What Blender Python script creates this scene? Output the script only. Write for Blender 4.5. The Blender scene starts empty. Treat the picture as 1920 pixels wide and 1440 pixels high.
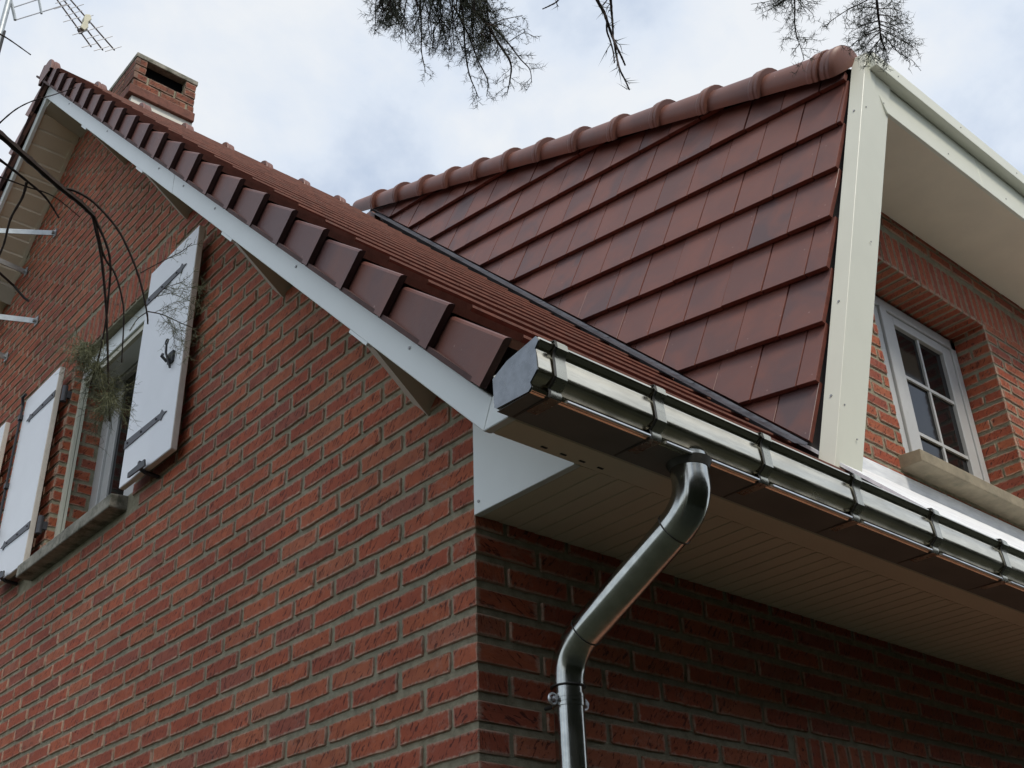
import bpy, math, random
from mathutils import Vector, Matrix
rnd = random.Random(11)
C = bpy.context.scene.collection
scene = bpy.context.scene
# ------------------------------------------------------------------ camera
CAM = Vector((-1.735, -2.101, 1.6))
RX = Vector((0.7569998539, -0.6526745457, -0.0310991720))
DN = Vector((0.3052104360, 0.3952777665, -0.8663729434))
FW = Vector((0.5777523785, 0.6463523997, 0.4984282942))
FPX = 2156.4
cd = bpy.data.cameras.new('camera'); cam = bpy.data.objects.new('camera', cd); C.objects.link(cam)
cd.sensor_width = 36; cd.sensor_fit = 'HORIZONTAL'; cd.lens = 36 * FPX / 1920; cd.clip_start = .02; cd.clip_end = 2000
M = Matrix.Identity(4)
for i in range(3):
    M[i][0] = RX[i]; M[i][1] = -DN[i]; M[i][2] = -FW[i]; M[i][3] = CAM[i]
cam.matrix_world = M
scene.camera = cam
# ------------------------------------------------------------------ light
SUN_EL, SUN_AZ = math.radians(52), math.radians(194)      # azimuth from +Y clockwise: the sun stands behind the camera, over -Y
sdir = Vector((math.sin(SUN_AZ) * math.cos(SUN_EL), math.cos(SUN_AZ) * math.cos(SUN_EL), math.sin(SUN_EL)))
sl = bpy.data.lights.new('sun', 'SUN'); sl.energy = 1.5; sl.angle = math.radians(13); sl.color = (1, .93, .82)
so = bpy.data.objects.new('sun', sl); C.objects.link(so); so.rotation_euler = sdir.to_track_quat('Z', 'Y').to_euler()
w = bpy.data.worlds.new('World'); scene.world = w; w.use_nodes = True
nt = w.node_tree; nt.nodes.clear()
def N(nt, t, **k):
    n = nt.nodes.new(t)
    for a, v in k.items():
        if a[0] == '_': n.inputs[a[1:].replace('_', ' ')].default_value = v
        else: setattr(n, a, v)
    return n
out = N(nt, 'ShaderNodeOutputWorld'); bg = N(nt, 'ShaderNodeBackground'); bg.inputs[1].default_value = .1
sky = N(nt, 'ShaderNodeTexSky', sky_type='NISHITA', sun_disc=False, sun_elevation=SUN_EL, sun_rotation=SUN_AZ)
tc = N(nt, 'ShaderNodeTexCoord'); mp = N(nt, 'ShaderNodeMapping'); mp.inputs['Scale'].default_value = (1, 1, 1.15)
mp.inputs['Location'].default_value = (.35, .1, .2)
n1 = N(nt, 'ShaderNodeTexNoise'); n1.inputs['Scale'].default_value = 3.6; n1.inputs['Detail'].default_value = 8; n1.inputs['Roughness'].default_value = .57
n1.inputs['Distortion'].default_value = .15
r1 = N(nt, 'ShaderNodeValToRGB'); r1.color_ramp.elements[0].position = .40; r1.color_ramp.elements[1].position = .64
r1.color_ramp.elements[0].color = (3.9, 4.5, 5.45, 1); r1.color_ramp.elements[1].color = (6.3, 6.45, 6.55, 1)
e = r1.color_ramp.elements.new(.52); e.color = (5.4, 5.85, 6.45, 1)
mx = N(nt, 'ShaderNodeMixRGB'); mx.inputs[0].default_value = .82
L = nt.links
L.new(tc.outputs['Generated'], mp.inputs[0]); L.new(mp.outputs[0], n1.inputs['Vector']); L.new(n1.outputs['Fac'], r1.inputs[0])
L.new(sky.outputs[0], mx.inputs[1]); L.new(r1.outputs[0], mx.inputs[2]); L.new(mx.outputs[0], bg.inputs[0]); L.new(bg.outputs[0], out.inputs[0])
scene.view_settings.view_transform = 'Standard'; scene.view_settings.look = 'None'
scene.view_settings.exposure = .68; scene.view_settings.gamma = 1
# ------------------------------------------------------------------ helpers
def ray(px, py): return (RX * ((px - 960) / FPX) + DN * ((py - 720) / FPX) + FW)
def at(px, py, axis, val):                      # where the line of sight meets a plane
    d = ray(px, py); return CAM + d * ((val - CAM[axis]) / d[axis])
def away(px, py, dist): return CAM + ray(px, py).normalized() * dist
def project(p):
    q = Vector(p) - CAM; z = q.dot(FW)
    return (960 + FPX * q.dot(RX) / z, 720 + FPX * q.dot(DN) / z, z)
class MB:
    def __init__(s): s.v = []; s.f = []; s.m = []; s.uv = []; s.r = []
    def face(s, idx, m=0, uv=None, r=0.5): s.f.append(idx); s.m.append(m); s.uv.append(uv or [(0, 0)] * len(idx)); s.r.append(r)
    def box(s, a, b, m=0):
        x0, y0, z0 = a; x1, y1, z1 = b
        if x0 > x1: x0, x1 = x1, x0
        if y0 > y1: y0, y1 = y1, y0
        if z0 > z1: z0, z1 = z1, z0
        return s.hexa([(x0, y0, z0), (x1, y0, z0), (x1, y1, z0), (x0, y1, z0), (x0, y0, z1), (x1, y0, z1), (x1, y1, z1), (x0, y1, z1)], m)
    def hexa(s, P, m=0):
        n = len(s.v); s.v += [Vector(p) for p in P]
        for q in ((0, 3, 2, 1), (4, 5, 6, 7), (0, 1, 5, 4), (1, 2, 6, 5), (2, 3, 7, 6), (3, 0, 4, 7)): s.face([n + i for i in q], m)
        return s
    def prism(s, A, B, m=0, mside=None):        # two matching loops of points, capped
        n = len(s.v); k = len(A); s.v += [Vector(p) for p in A] + [Vector(p) for p in B]
        s.face(list(range(n + k - 1, n - 1, -1)), m); s.face(list(range(n + k, n + 2 * k)), m)
        for i in range(k):
            j = (i + 1) % k; s.face([n + i, n + j, n + k + j, n + k + i], m if mside is None else mside)
        return s
    def ext(s, pts, axis, a, b, m=0, mside=None):   # polygon in the plane normal to axis, extruded from a to b
        def mk(p, c): q = list(p); q.insert(axis, c); return q
        return s.prism([mk(p, a) for p in pts], [mk(p, b) for p in pts], m, mside)
    def tube(s, P, R, k=8, m=0, cap=True):
        P = [Vector(p) for p in P]
        if not isinstance(R, (list, tuple)): R = [R] * len(P)
        prev = None; rings = []
        for i, p in enumerate(P):
            t = (P[min(i + 1, len(P) - 1)] - P[max(i - 1, 0)]).normalized()
            if prev is None: u = t.cross(Vector((.3, .5, .81))); u.normalize()
            else: u = (prev - t * prev.dot(t)).normalized()
            prev = u; q = t.cross(u); n = len(s.v)
            s.v += [p + (u * math.cos(2 * math.pi * a / k) + q * math.sin(2 * math.pi * a / k)) * R[i] for a in range(k)]
            rings.append(n)
        for a, b in zip(rings, rings[1:]):
            for i in range(k): s.face([a + i, a + (i + 1) % k, b + (i + 1) % k, b + i], m)
        if cap:
            s.face([rings[0] + i for i in range(k)][::-1], m); s.face([rings[-1] + i for i in range(k)], m)
        return s
    def mesh(s, name, mats, smooth=False):
        me = bpy.data.meshes.new(name); me.from_pydata([tuple(v) for v in s.v], [], s.f)
        for m in (mats if isinstance(mats, (list, tuple)) else [mats]): me.materials.append(m)
        me.polygons.foreach_set('material_index', s.m)
        if any(u[0] != (0, 0) or u[-1] != (0, 0) for u in s.uv):
            l = me.uv_layers.new(name='loc'); fl = []
            for u in s.uv:
                for c in u: fl += c
            l.data.foreach_set('uv', fl)
            a = me.attributes.new('tint', 'FLOAT', 'FACE'); a.data.foreach_set('value', s.r)
        me.validate(); me.update()
        import bmesh
        bm = bmesh.new(); bm.from_mesh(me); bmesh.ops.recalc_face_normals(bm, faces=bm.faces); bm.to_mesh(me); bm.free()
        if smooth:
            me.shade_smooth()
            try: me.set_sharp_from_angle(angle=math.radians(38))
            except Exception: pass
        return me
def link(name, me, parent=None):
    o = bpy.data.objects.new(name, me); C.objects.link(o)
    if parent is not None: o.parent = parent
    return o
def obj(name, mb, mats, parent=None, smooth=False, label=None, kind=None):
    o = link(name, mb.mesh(name, mats, smooth), parent)
    if label: o['label'] = label
    if kind: o['kind'] = kind
    return o
def bevel(o, wd=.003, seg=1):
    m = o.modifiers.new('bevel', 'BEVEL'); m.width = wd; m.segments = seg; m.limit_method = 'ANGLE'; m.angle_limit = math.radians(40)
    return o
def thing(name, label, cat, loc=(0, 0, 0), group=None):
    o = bpy.data.objects.new(name, None); C.objects.link(o); o.location = loc
    o['label'] = label; o['category'] = cat
    if group: o['group'] = group
    return o
# ------------------------------------------------------------------ materials
def newmat(name, base=(.5, .5, .5), rough=.6, metal=0, spec=.5):
    m = bpy.data.materials.new(name); m.use_nodes = True; b = m.node_tree.nodes['Principled BSDF']
    b.inputs['Base Color'].default_value = (*base, 1); b.inputs['Roughness'].default_value = rough
    b.inputs['Metallic'].default_value = metal; b.inputs['Specular IOR Level'].default_value = spec
    return m, m.node_tree, b
def noise(nt, scale, detail=3, rough=.5, vec=None, dist=0):
    n = N(nt, 'ShaderNodeTexNoise'); n.inputs['Scale'].default_value = scale; n.inputs['Detail'].default_value = detail
    n.inputs['Roughness'].default_value = rough; n.inputs['Distortion'].default_value = dist
    if vec is not None: nt.links.new(vec, n.inputs['Vector'])
    return n.outputs['Fac']
def geopos(nt): return N(nt, 'ShaderNodeNewGeometry').outputs['Position']
def ramp(nt, fac, stops):
    r = N(nt, 'ShaderNodeValToRGB'); el = r.color_ramp.elements
    el[0].position, el[0].color = stops[0][0], (*stops[0][1], 1); el[1].position, el[1].color = stops[-1][0], (*stops[-1][1], 1)
    for p, c in stops[1:-1]: e = el.new(p); e.color = (*c, 1)
    nt.links.new(fac, r.inputs[0]); return r.outputs[0]
def mixc(nt, fac, a, b, mode='MIX'):
    m = N(nt, 'ShaderNodeMixRGB', blend_type=mode)
    for i, x in ((0, fac), (1, a), (2, b)):
        if isinstance(x, (int, float)): m.inputs[i].default_value = x if i == 0 else (x, x, x, 1)
        elif isinstance(x, tuple): m.inputs[i].default_value = (*x, 1)
        else: nt.links.new(x, m.inputs[i])
    return m.outputs[0]
def math_(nt, op, a, b=None, c=None, clamp=False):
    m = N(nt, 'ShaderNodeMath', operation=op, use_clamp=clamp)
    for i, x in enumerate((a, b, c)):
        if x is None: continue
        if isinstance(x, (int, float)): m.inputs[i].default_value = x
        else: nt.links.new(x, m.inputs[i])
    return m.outputs[0]
def bump(nt, b, h, strength=.5, dist=.01):
    bp = N(nt, 'ShaderNodeBump'); bp.inputs['Strength'].default_value = strength; bp.inputs['Distance'].default_value = dist
    nt.links.new(h, bp.inputs['Height']); nt.links.new(bp.outputs[0], b.inputs['Normal'])
def plain(name, base, rough=.5, metal=0, var=.08, scale=9, bmp=0, bscale=200, dirt=None):
    m, t, b = newmat(name, base, rough, metal); g = geopos(t)
    f = noise(t, scale, 4, .6, g)
    lo = tuple(max(0, c * (1 - var)) for c in base); hi = tuple(min(1, c * (1 + var)) for c in base)
    col = ramp(t, f, [(.3, lo), (.7, hi)])
    if dirt:
        d = noise(t, dirt[1], 5, .7, g); dm = ramp(t, d, [(dirt[2], (0, 0, 0)), (dirt[2] + .15, (1, 1, 1))])
        col = mixc(t, dm, col, dirt[0])
    t.links.new(col, b.inputs['Base Color'])
    if bmp: bump(t, b, noise(t, bscale, 3, .6, g), bmp, .002)
    return m
def brickmat(name, individual, dark=1.0):
    m, t, b = newmat(name, (.3, .1, .06), .82, 0, .25)
    rn = N(t, 'ShaderNodeObjectInfo').outputs['Random'] if individual else N(t, 'ShaderNodeAttribute', attribute_name='tint').outputs['Fac']
    uv = N(t, 'ShaderNodeUVMap', uv_map='loc').outputs[0]
    off = N(t, 'ShaderNodeCombineXYZ')
    for i, k in enumerate((17, 31, 47)): t.links.new(math_(t, 'MULTIPLY', rn, k), off.inputs[i])
    ad = N(t, 'ShaderNodeVectorMath', operation='ADD'); t.links.new(uv, ad.inputs[0]); t.links.new(off.outputs[0], ad.inputs[1]); P = ad.outputs[0]
    base = ramp(t, rn, [(0, (.36, .09, .048)), (.3, (.44, .106, .05)), (.6, (.49, .135, .06)), (.85, (.46, .152, .075)), (.95, (.38, .115, .07)), (1, (.33, .09, .055))])
    f = noise(t, 30, 5, .65, P)
    base = mixc(t, ramp(t, f, [(.35, (0, 0, 0)), (.7, (1, 1, 1))]), mixc(t, .35, base, (.22, .06, .045)), base)
    # hand-moulded creases: short slanting dark folds
    m0 = N(t, 'ShaderNodeMapping'); m0.inputs['Rotation'].default_value = (0, 0, math.radians(-128)); t.links.new(P, m0.inputs[0])
    mp = N(t, 'ShaderNodeMapping'); mp.inputs['Scale'].default_value = (26, 95, 30); t.links.new(m0.outputs[0], mp.inputs[0])
    cr = noise(t, 1.25, 3, .62, mp.outputs[0], .9)
    crm = ramp(t, cr, [(.385, (1, 1, 1)), (.42, (0, 0, 0))])
    vo = N(t, 'ShaderNodeTexVoronoi'); vo.inputs['Scale'].default_value = 75; t.links.new(P, vo.inputs['Vector'])
    pit = ramp(t, vo.outputs['Distance'], [(.06, (1, 1, 1)), (.14, (0, 0, 0))])
    pitm = math_(t, 'MULTIPLY', pit, ramp(t, noise(t, 22, 2, .5, P), [(.52, (0, 0, 0)), (.6, (1, 1, 1))]))
    dk = math_(t, 'MAXIMUM', crm, pitm)
    col = mixc(t, math_(t, 'MULTIPLY', dk, .78), base, (.07, .022, .02))
    # lime haze on the arrises
    sx = N(t, 'ShaderNodeSeparateXYZ'); t.links.new(uv, sx.inputs[0])
    hw = N(t, 'ShaderNodeAttribute', attribute_name='half').outputs['Fac']
    ex = math_(t, 'SUBTRACT', hw, math_(t, 'ABSOLUTE', sx.outputs[0])); ez = math_(t, 'SUBTRACT', .0257, math_(t, 'ABSOLUTE', sx.outputs[1]))
    ed = math_(t, 'MINIMUM', ex, ez)
    ed = math_(t, 'SUBTRACT', ed, math_(t, 'MULTIPLY', math_(t, 'SUBTRACT', noise(t, 70, 5, .75, P), .5), .024))
    em = ramp(t, ed, [(.001, (1, 1, 1)), (.0065, (0, 0, 0))])
    col = mixc(t, math_(t, 'MULTIPLY', em, .85), col, (.5, .37, .28))
    sm = ramp(t, noise(t, 16, 5, .8, P), [(.54, (0, 0, 0)), (.68, (1, 1, 1))])
    col = mixc(t, math_(t, 'MULTIPLY', sm, .3), col, (.46, .26, .2))
    wg = noise(t, 1.7, 4, .6, geopos(t)); col = mixc(t, 1, col, ramp(t, wg, [(.3, (.78, .76, .76)), (.7, (1.08, 1.06, 1.04))]), 'MULTIPLY')
    if dark < 1: col = mixc(t, ramp(t, noise(t, 9, 4, .7, geopos(t)), [(.35, (.75, .75, .75)), (.65, (.3, .3, .3))]), col, (.07, .04, .03))
    t.links.new(col, b.inputs['Base Color'])
    h = math_(t, 'SUBTRACT', math_(t, 'MULTIPLY', noise(t, 120, 4, .7, P), .45), math_(t, 'MULTIPLY', dk, 1.0))
    bump(t, b, h, .75, .004)
    return m
brickC = brickmat('sooty_brick_clay', True, .5); brickA = brickmat('brick_clay', True); brickB = brickmat('brick_clay_field', False)
def mortarmat():
    m, t, b = newmat('mortar', (.3, .29, .24), .95, 0, .1); g = geopos(t)
    c = ramp(t, noise(t, 26, 6, .7, g), [(.3, (.24, .215, .15)), (.5, (.36, .325, .23)), (.75, (.47, .425, .31))])
    c = mixc(t, ramp(t, noise(t, 2.2, 3, .6, g), [(.4, (0, 0, 0)), (.75, (.5, .5, .5))]), c, (.24, .26, .2))
    t.links.new(c, b.inputs['Base Color'])
    bump(t, b, noise(t, 210, 5, .75, g), .9, .006); return m
mortar = mortarmat()
def claymat(name, hues, nose, bias=.55):
    m, t, b = newmat(name, (.2, .1, .08), .46, 0, .5); rn = N(t, 'ShaderNodeObjectInfo').outputs['Random']
    g = geopos(t)
    c = ramp(t, rn, [(i / (len(hues) - 1), h) for i, h in enumerate(hues)])
    off = N(t, 'ShaderNodeVectorMath', operation='SCALE'); off.inputs[0].default_value = (9, 5, 7); t.links.new(rn, off.inputs['Scale'])
    ad = N(t, 'ShaderNodeVectorMath', operation='ADD'); t.links.new(g, ad.inputs[0]); t.links.new(off.outputs[0], ad.inputs[1])
    f = noise(t, 4.2, 3, .55, ad.outputs[0], .4)
    c = mixc(t, ramp(t, f, [(.40, (0, 0, 0)), (.64, (.85, .85, .85))]), c, nose)
    c = mixc(t, ramp(t, noise(t, 70, 4, .7, g), [(.35, (.0, .0, .0)), (.8, (.35, .35, .35))]), c, (.12, .07, .06))
    sp = N(t, 'ShaderNodeTexVoronoi'); sp.inputs['Scale'].default_value = 16; t.links.new(ad.outputs[0], sp.inputs['Vector'])
    c = mixc(t, math_(t, 'MULTIPLY', ramp(t, sp.outputs['Distance'], [(.03, (1, 1, 1)), (.075, (0, 0, 0))]), .45), c, (.42, .3, .26))
    t.links.new(c, b.inputs['Base Color'])
    bump(t, b, noise(t, 160, 3, .6, g), .18, .002)
    return m
clay = claymat('clay_tile', [(.11, .046, .038), (.145, .052, .038), (.088, .048, .048), (.125, .049, .04), (.16, .056, .038), (.1, .045, .042)], (.19, .063, .04))
clay_n = plain('clay_tile_edge', (.14, .036, .022), .75, 0, .25, 30, .3, 220)
clay_v = claymat('clay_verge_tile', [(.1, .043, .036), (.12, .046, .036), (.085, .042, .042), (.11, .043, .037)], (.15, .055, .038))
clay_v.node_tree.nodes['Principled BSDF'].inputs['Roughness'].default_value = .5; clay_v.node_tree.nodes['Principled BSDF'].inputs['Specular IOR Level'].default_value = .3
clay_p = plain('clay_plate_edge', (.19, .08, .056), .7, 0, .2, 30, .3)
clay_vd = plain('clay_verge_edge', (.055, .024, .021), .8, 0, .2, 30, .3)  # near-black: shadow on the flange ends is put into the colour
clay_o = plain('clay_weathered_orange', (.165, .06, .038), .7, 0, .3, 22, .35, 160, dirt=((.14, .07, .05), 15, .55))
clay_r = claymat('clay_ridge_tile', [(.17, .066, .045), (.145, .062, .047), (.19, .075, .05), (.135, .062, .05)], (.21, .08, .052))
white = plain('white_pvc', (.77, .81, .79), .32, 0, .035, 3, .04, 60, dirt=((.58, .6, .57), 7, .66))
cream = plain('cream_coated_aluminium', (.7, .705, .59), .35, 0, .03, 4, .03, 60, dirt=((.56, .56, .46), 9, .68))
soff = plain('soffit_pvc', (.76, .68, .53), .45, 0, .05, 4)
brk = plain('bracket_cladding', (.46, .42, .34), .5, 0, .05, 4)
shut = plain('shutter_paint', (.84, .855, .88), .4, 0, .03, 5, .12, 35)
shut_e = plain('shutter_edge', (.6, .56, .5), .5, 0, .08, 20)
iron = plain('black_iron', (.018, .018, .022), .5, 0, .3, 60, .2)
iron_g = plain('grey_strap_paint', (.055, .055, .065), .5, 0, .15, 40)
galv = plain('galvanised_steel', (.42, .45, .46), .5, .6, .15, 30, .1)
stone = plain('window_sill_concrete', (.28, .235, .16), .85, 0, .2, 16, .5, 120, dirt=((.2, .18, .12), 9, .55))
sill2 = plain('old_sill_stone', (.26, .245, .2), .9, 0, .3, 18, .6, 110, dirt=((.1, .1, .07), 11, .48))
frame = plain('window_frame_paint', (.52, .52, .505), .4, 0, .04, 8, dirt=((.45, .45, .42), 12, .62))
screw = plain('screw_head', (.3, .3, .3), .4, .5)
dark = plain('dark_void', (.004, .004, .004), 1); dark.node_tree.nodes['Principled BSDF'].inputs['Specular IOR Level'].default_value = 0
underlay = plain('roof_underlay', (.04, .035, .035), .9)
render_w = plain('white_render', (.7, .68, .6), .9, 0, .06, 9, .3, 90)
cable_m = plain('black_cable', (.02, .02, .022), .6)
ant_m = plain('antenna_aluminium', (.36, .36, .37), .45, .5, .2, 20)
ant_d = plain('antenna_dark_rod', (.09, .07, .065), .6, .3, .2, 30)
plastic = plain('yellowed_plastic', (.62, .6, .45), .6, 0, .1, 20)
def zincmat(name, base, rough, spots=.25, sc=1.0):
    m, t, b = newmat(name, base, rough, 1); g = geopos(t)
    st = N(t, 'ShaderNodeMapping'); st.inputs['Scale'].default_value = (1.5, 9, 9); t.links.new(g, st.inputs[0])
    f = noise(t, 4 * sc, 5, .65, st.outputs[0])
    lo = tuple(c * .86 for c in base); hi = tuple(min(1, c * 1.1) for c in base)
    c = ramp(t, f, [(.35, lo), (.65, hi)])
    f2 = noise(t, 42, 5, .8, g); c = mixc(t, math_(t, 'MULTIPLY', ramp(t, f2, [(.62, (0, 0, 0)), (.74, (1, 1, 1))]), spots), c, (.25, .23, .17))
    t.links.new(c, b.inputs['Base Color'])
    t.links.new(ramp(t, noise(t, 18, 4, .6, g), [(.3, (rough * .75,) * 3), (.75, (rough * 1.45,) * 3)]), b.inputs['Roughness'])
    bump(t, b, noise(t, 9, 2, .5, g), .12, .004)
    return m
zinc = zincmat('zinc_gutter', (.7, .65, .53), .19)  # warm sky reflection is tinted into the base colour
zinc_b = zincmat('zinc_joint_band', (.5, .48, .4), .26, .5)
zinc_d = zincmat('zinc_pipe', (.5, .51, .48), .16, .15)
zinc_w = zincmat('new_zinc_sheet', (.8, .82, .84), .42, .12)
zinc_a = zincmat('zinc_apron_sheet', (.9, .92, .94), .6, .15); zinc_a.node_tree.nodes['Principled BSDF'].inputs['Metallic'].default_value = .35
zinc_s = zincmat('solder_seam', (.09, .088, .08), .5, .3); zinc_s.node_tree.nodes['Principled BSDF'].inputs['Metallic'].default_value = .5
lead = zincmat('lead_soaker', (.12, .125, .145), .5, .6)
def glassmat():
    m, t, b = newmat('window_glass', (.01, .01, .011), .07, 0, .3); return m
glass = glassmat()
bark = plain('twig_bark', (.045, .028, .022), .85, 0, .3, 60, .4)
barkL = plain('trunk_bark', (.11, .08, .06), .9, 0, .3, 20, .8, 60)
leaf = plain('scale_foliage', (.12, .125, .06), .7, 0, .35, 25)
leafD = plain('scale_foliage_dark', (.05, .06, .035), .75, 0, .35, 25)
# ------------------------------------------------------------------ the ground
g = MB(); n = 24
gm, t, b = newmat('garden_ground', (.06, .08, .03), .95); gp = geopos(t)
t.links.new(ramp(t, noise(t, 3, 8, .7, gp), [(.3, (.025, .03, .015)), (.55, (.038, .044, .024)), (.8, (.065, .06, .04))]), b.inputs['Base Color'])
bump(t, b, noise(t, 30, 6, .8, gp), 1, .03)
g.v = [Vector((x, y, 0)) for x, y in ((-600, -600), (600, -600), (600, 600), (-600, 600))]; g.face([0, 1, 2, 3])
obj('ground', g, gm, kind='structure')
# ------------------------------------------------------------------ unseen conifer screen added behind the camera to block low sky
hg = MB()
for i in range(26000):
    x = rnd.uniform(-9, 14); t_ = rnd.random(); z = 5.6 * t_ ** .8 + rnd.gauss(0, .05)
    y = -5.2 - .35 * (z / 5.2) + .16 * math.sin(x * 1.9 + 2 * math.sin(z)) + rnd.gauss(0, .08)
    if z > 5.4: y -= rnd.uniform(0, 1.2)
    a, b_ = Vector((rnd.gauss(0, 1), rnd.gauss(0, 1), rnd.gauss(0, 1))).normalized() * .09, Vector((rnd.gauss(0, 1), rnd.gauss(0, 1), rnd.gauss(0, 1))).normalized() * .06
    n_ = len(hg.v); p = Vector((x, y, z)); hg.v += [p - a, p + b_, p + a, p - b_]; hg.face([n_, n_ + 1, n_ + 2, n_ + 3])
hg.box((-9, -6.7, 0), (14, -5.65, 5.4))
added_hedge = obj('added_hedge', hg, plain('added_hedge_green', (.03, .036, .015), .8, 0, .4, 3)); added_hedge['label'] = 'unseen tall dark conifer screen added to shade the eaves and darken zinc reflections'; added_hedge['category'] = 'added_hedge'
# ------------------------------------------------------------------ the house
house = thing('brick_house', 'red brick house with clay tiled gable roof, tile-clad dormer and white trim', 'house')
YR = 3.94                      # ridge line
MS = .979                      # rise of the roof per metre
SL = 3.145                     # underside of the verge: z = MS * y + SL
ZB = 2.19                      # a bed joint level at the corner
PITCH, UNIT = .07, .2212
# --- walls (mortar body)
def wall_with_hole(name, axis, at0, at1, outline, hole, label=None):
    """outline given as list of convex pieces already split round the hole"""
    mb = MB()
    for poly in outline: mb.ext(poly, axis, at0, at1)
    return obj(name, mb, mortar, house, label=label)
GH = (2.27, 3.29, 3.685, 4.812)      # opening in the gable: y0 y1 z0 z1
top = lambda y: (MS * y + 3.2) if y <= YR else (MS * (2 * YR - y) + 3.2)
pieces = [[(0.0065, 0), (GH[0], 0), (GH[0], top(GH[0])), (0.0065, top(0))],
          [(GH[0], 0), (GH[1], 0), (GH[1], GH[2]), (GH[0], GH[2])],
          [(GH[0], GH[3]), (GH[1], GH[3]), (GH[1], top(GH[1])), (GH[0], top(GH[0]))],
          [(GH[1], 0), (7.87, 0), (7.87, top(7.87)), (YR, top(YR)), (GH[1], top(GH[1]))]]
gable = wall_with_hole('gable_wall', 0, .006, .30, pieces, None)
front = wall_with_hole('front_wall', 1, .0065, .30, [[(.31, 0), (8, 0), (8, 3.3), (.31, 3.3)]], None)
ffill = MB().box((.0065, .0067, 0), (.31, .2, 3.3)); obj('corner_pier', ffill, mortar, house)
back = MB().box((.31, 7.6, 0), (8, 7.87, 3.3)); obj('rear_wall', back, mortar, house)
far = MB().ext([(.3, 0), (7.87, 0), (7.87, 3.3), (YR, 7.0), (.3, 3.4)], 0, 7.7, 8.0); obj('far_gable_wall', far, mortar, house)
# --- dormer wall, behind the front wall plane
O2 = Vector((1.743, .3084, 4.1047)); U = Vector((-.0130, .98844, .15107)).normalized(); V = Vector((.2270, -.14422, .96316)); V = (V - U * V.dot(U)).normalized(); NN = U.cross(V)   # NN points indoors
YW = .12; DH = (2.52, 3.677, 3.74, 4.888)
DW = [[(1.75, 3.2), (DH[0], 3.2), (DH[0], 5.35), (2.24, 5.35)],
      [(DH[0], 3.2), (DH[1], 3.2), (DH[1], DH[2]), (DH[0], DH[2])],
      [(DH[0], DH[3]), (DH[1], DH[3]), (DH[1], 5.35), (DH[0], 5.35)],
      [(DH[1], 3.2), (7.6, 3.2), (7.6, 5.35), (DH[1], 5.35)]]
dormer_wall = wall_with_hole('dormer_wall', 1, YW + .006, YW + .30, DW, None)
# --- bricks
def brick_mesh(name, Lb, Hb, D, seed, mat):
    r = random.Random(seed); hx, hz = Lb / 2, Hb / 2; j = .0022
    per = []
    nb = 5 if Lb > .15 else 3
    c = .004
    for i in range(nb): per.append((-hx + c + (2 * hx - 2 * c) * i / (nb - 1), -hz))
    per += [(hx, -hz + c), (hx, 0), (hx, hz - c)]
    for i in range(nb): per.append((hx - c - (2 * hx - 2 * c) * i / (nb - 1), hz))
    per += [(-hx, hz - c), (-hx, 0), (-hx, -hz + c)]
    per = [(x + r.uniform(-j, j), z + r.uniform(-j, j)) for x, z in per]
    mb = MB(); k = len(per)
    mb.v = [Vector((x * .985, r.uniform(-.0012, .0012), z * .93)) for x, z in per] + [Vector((x, -.0035, z)) for x, z in per] + [Vector((x, -D, z)) for x, z in per]
    tint = r.random()
    uvp = lambda i: (mb.v[i].x, mb.v[i].z)
    mb.face(list(range(k)), 0, [uvp(i) for i in range(k)], tint)
    deep = D > .05
    for a in (0, k):
        for i in range(k):
            q = [a + i, a + k + i, a + k + (i + 1) % k, a + (i + 1) % k]
            if deep and a == k and abs(mb.v[q[0]].x) > hx * .93 and abs(mb.v[q[3]].x) > hx * .93:
                mb.face(q, 0, [((-mb.v[x].y - D / 2) / (D / 2) * hx, mb.v[x].z) for x in q], tint)
            else: mb.face(q, 0, [(uvp(x)[0], uvp(x)[1] + (.004 if x >= 2 * k else 0)) for x in q], tint)
    return mb
def add_half(me, hw):
    a = me.attributes.new('half', 'FLOAT', 'POINT'); a.data.foreach_set('value', [hw] * len(me.vertices))
PROTO = {}
def proto(Lb, Hb, D, var):
    key = (round(Lb, 3), round(Hb, 3), round(D, 3), var)
    if key not in PROTO:
        mb = brick_mesh('brick', Lb, Hb, D, hash(key) & 0xffff, brickA); me = mb.mesh('brick', brickA); add_half(me, Lb / 2); PROTO[key] = (mb, me)
    return PROTO[key]
def frame_m(o, x, y, z):
    m = Matrix.Identity(4)
    for i in range(3): m[i][0] = x[i]; m[i][1] = y[i]; m[i][2] = z[i]; m[i][3] = o[i]
    return m
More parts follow.
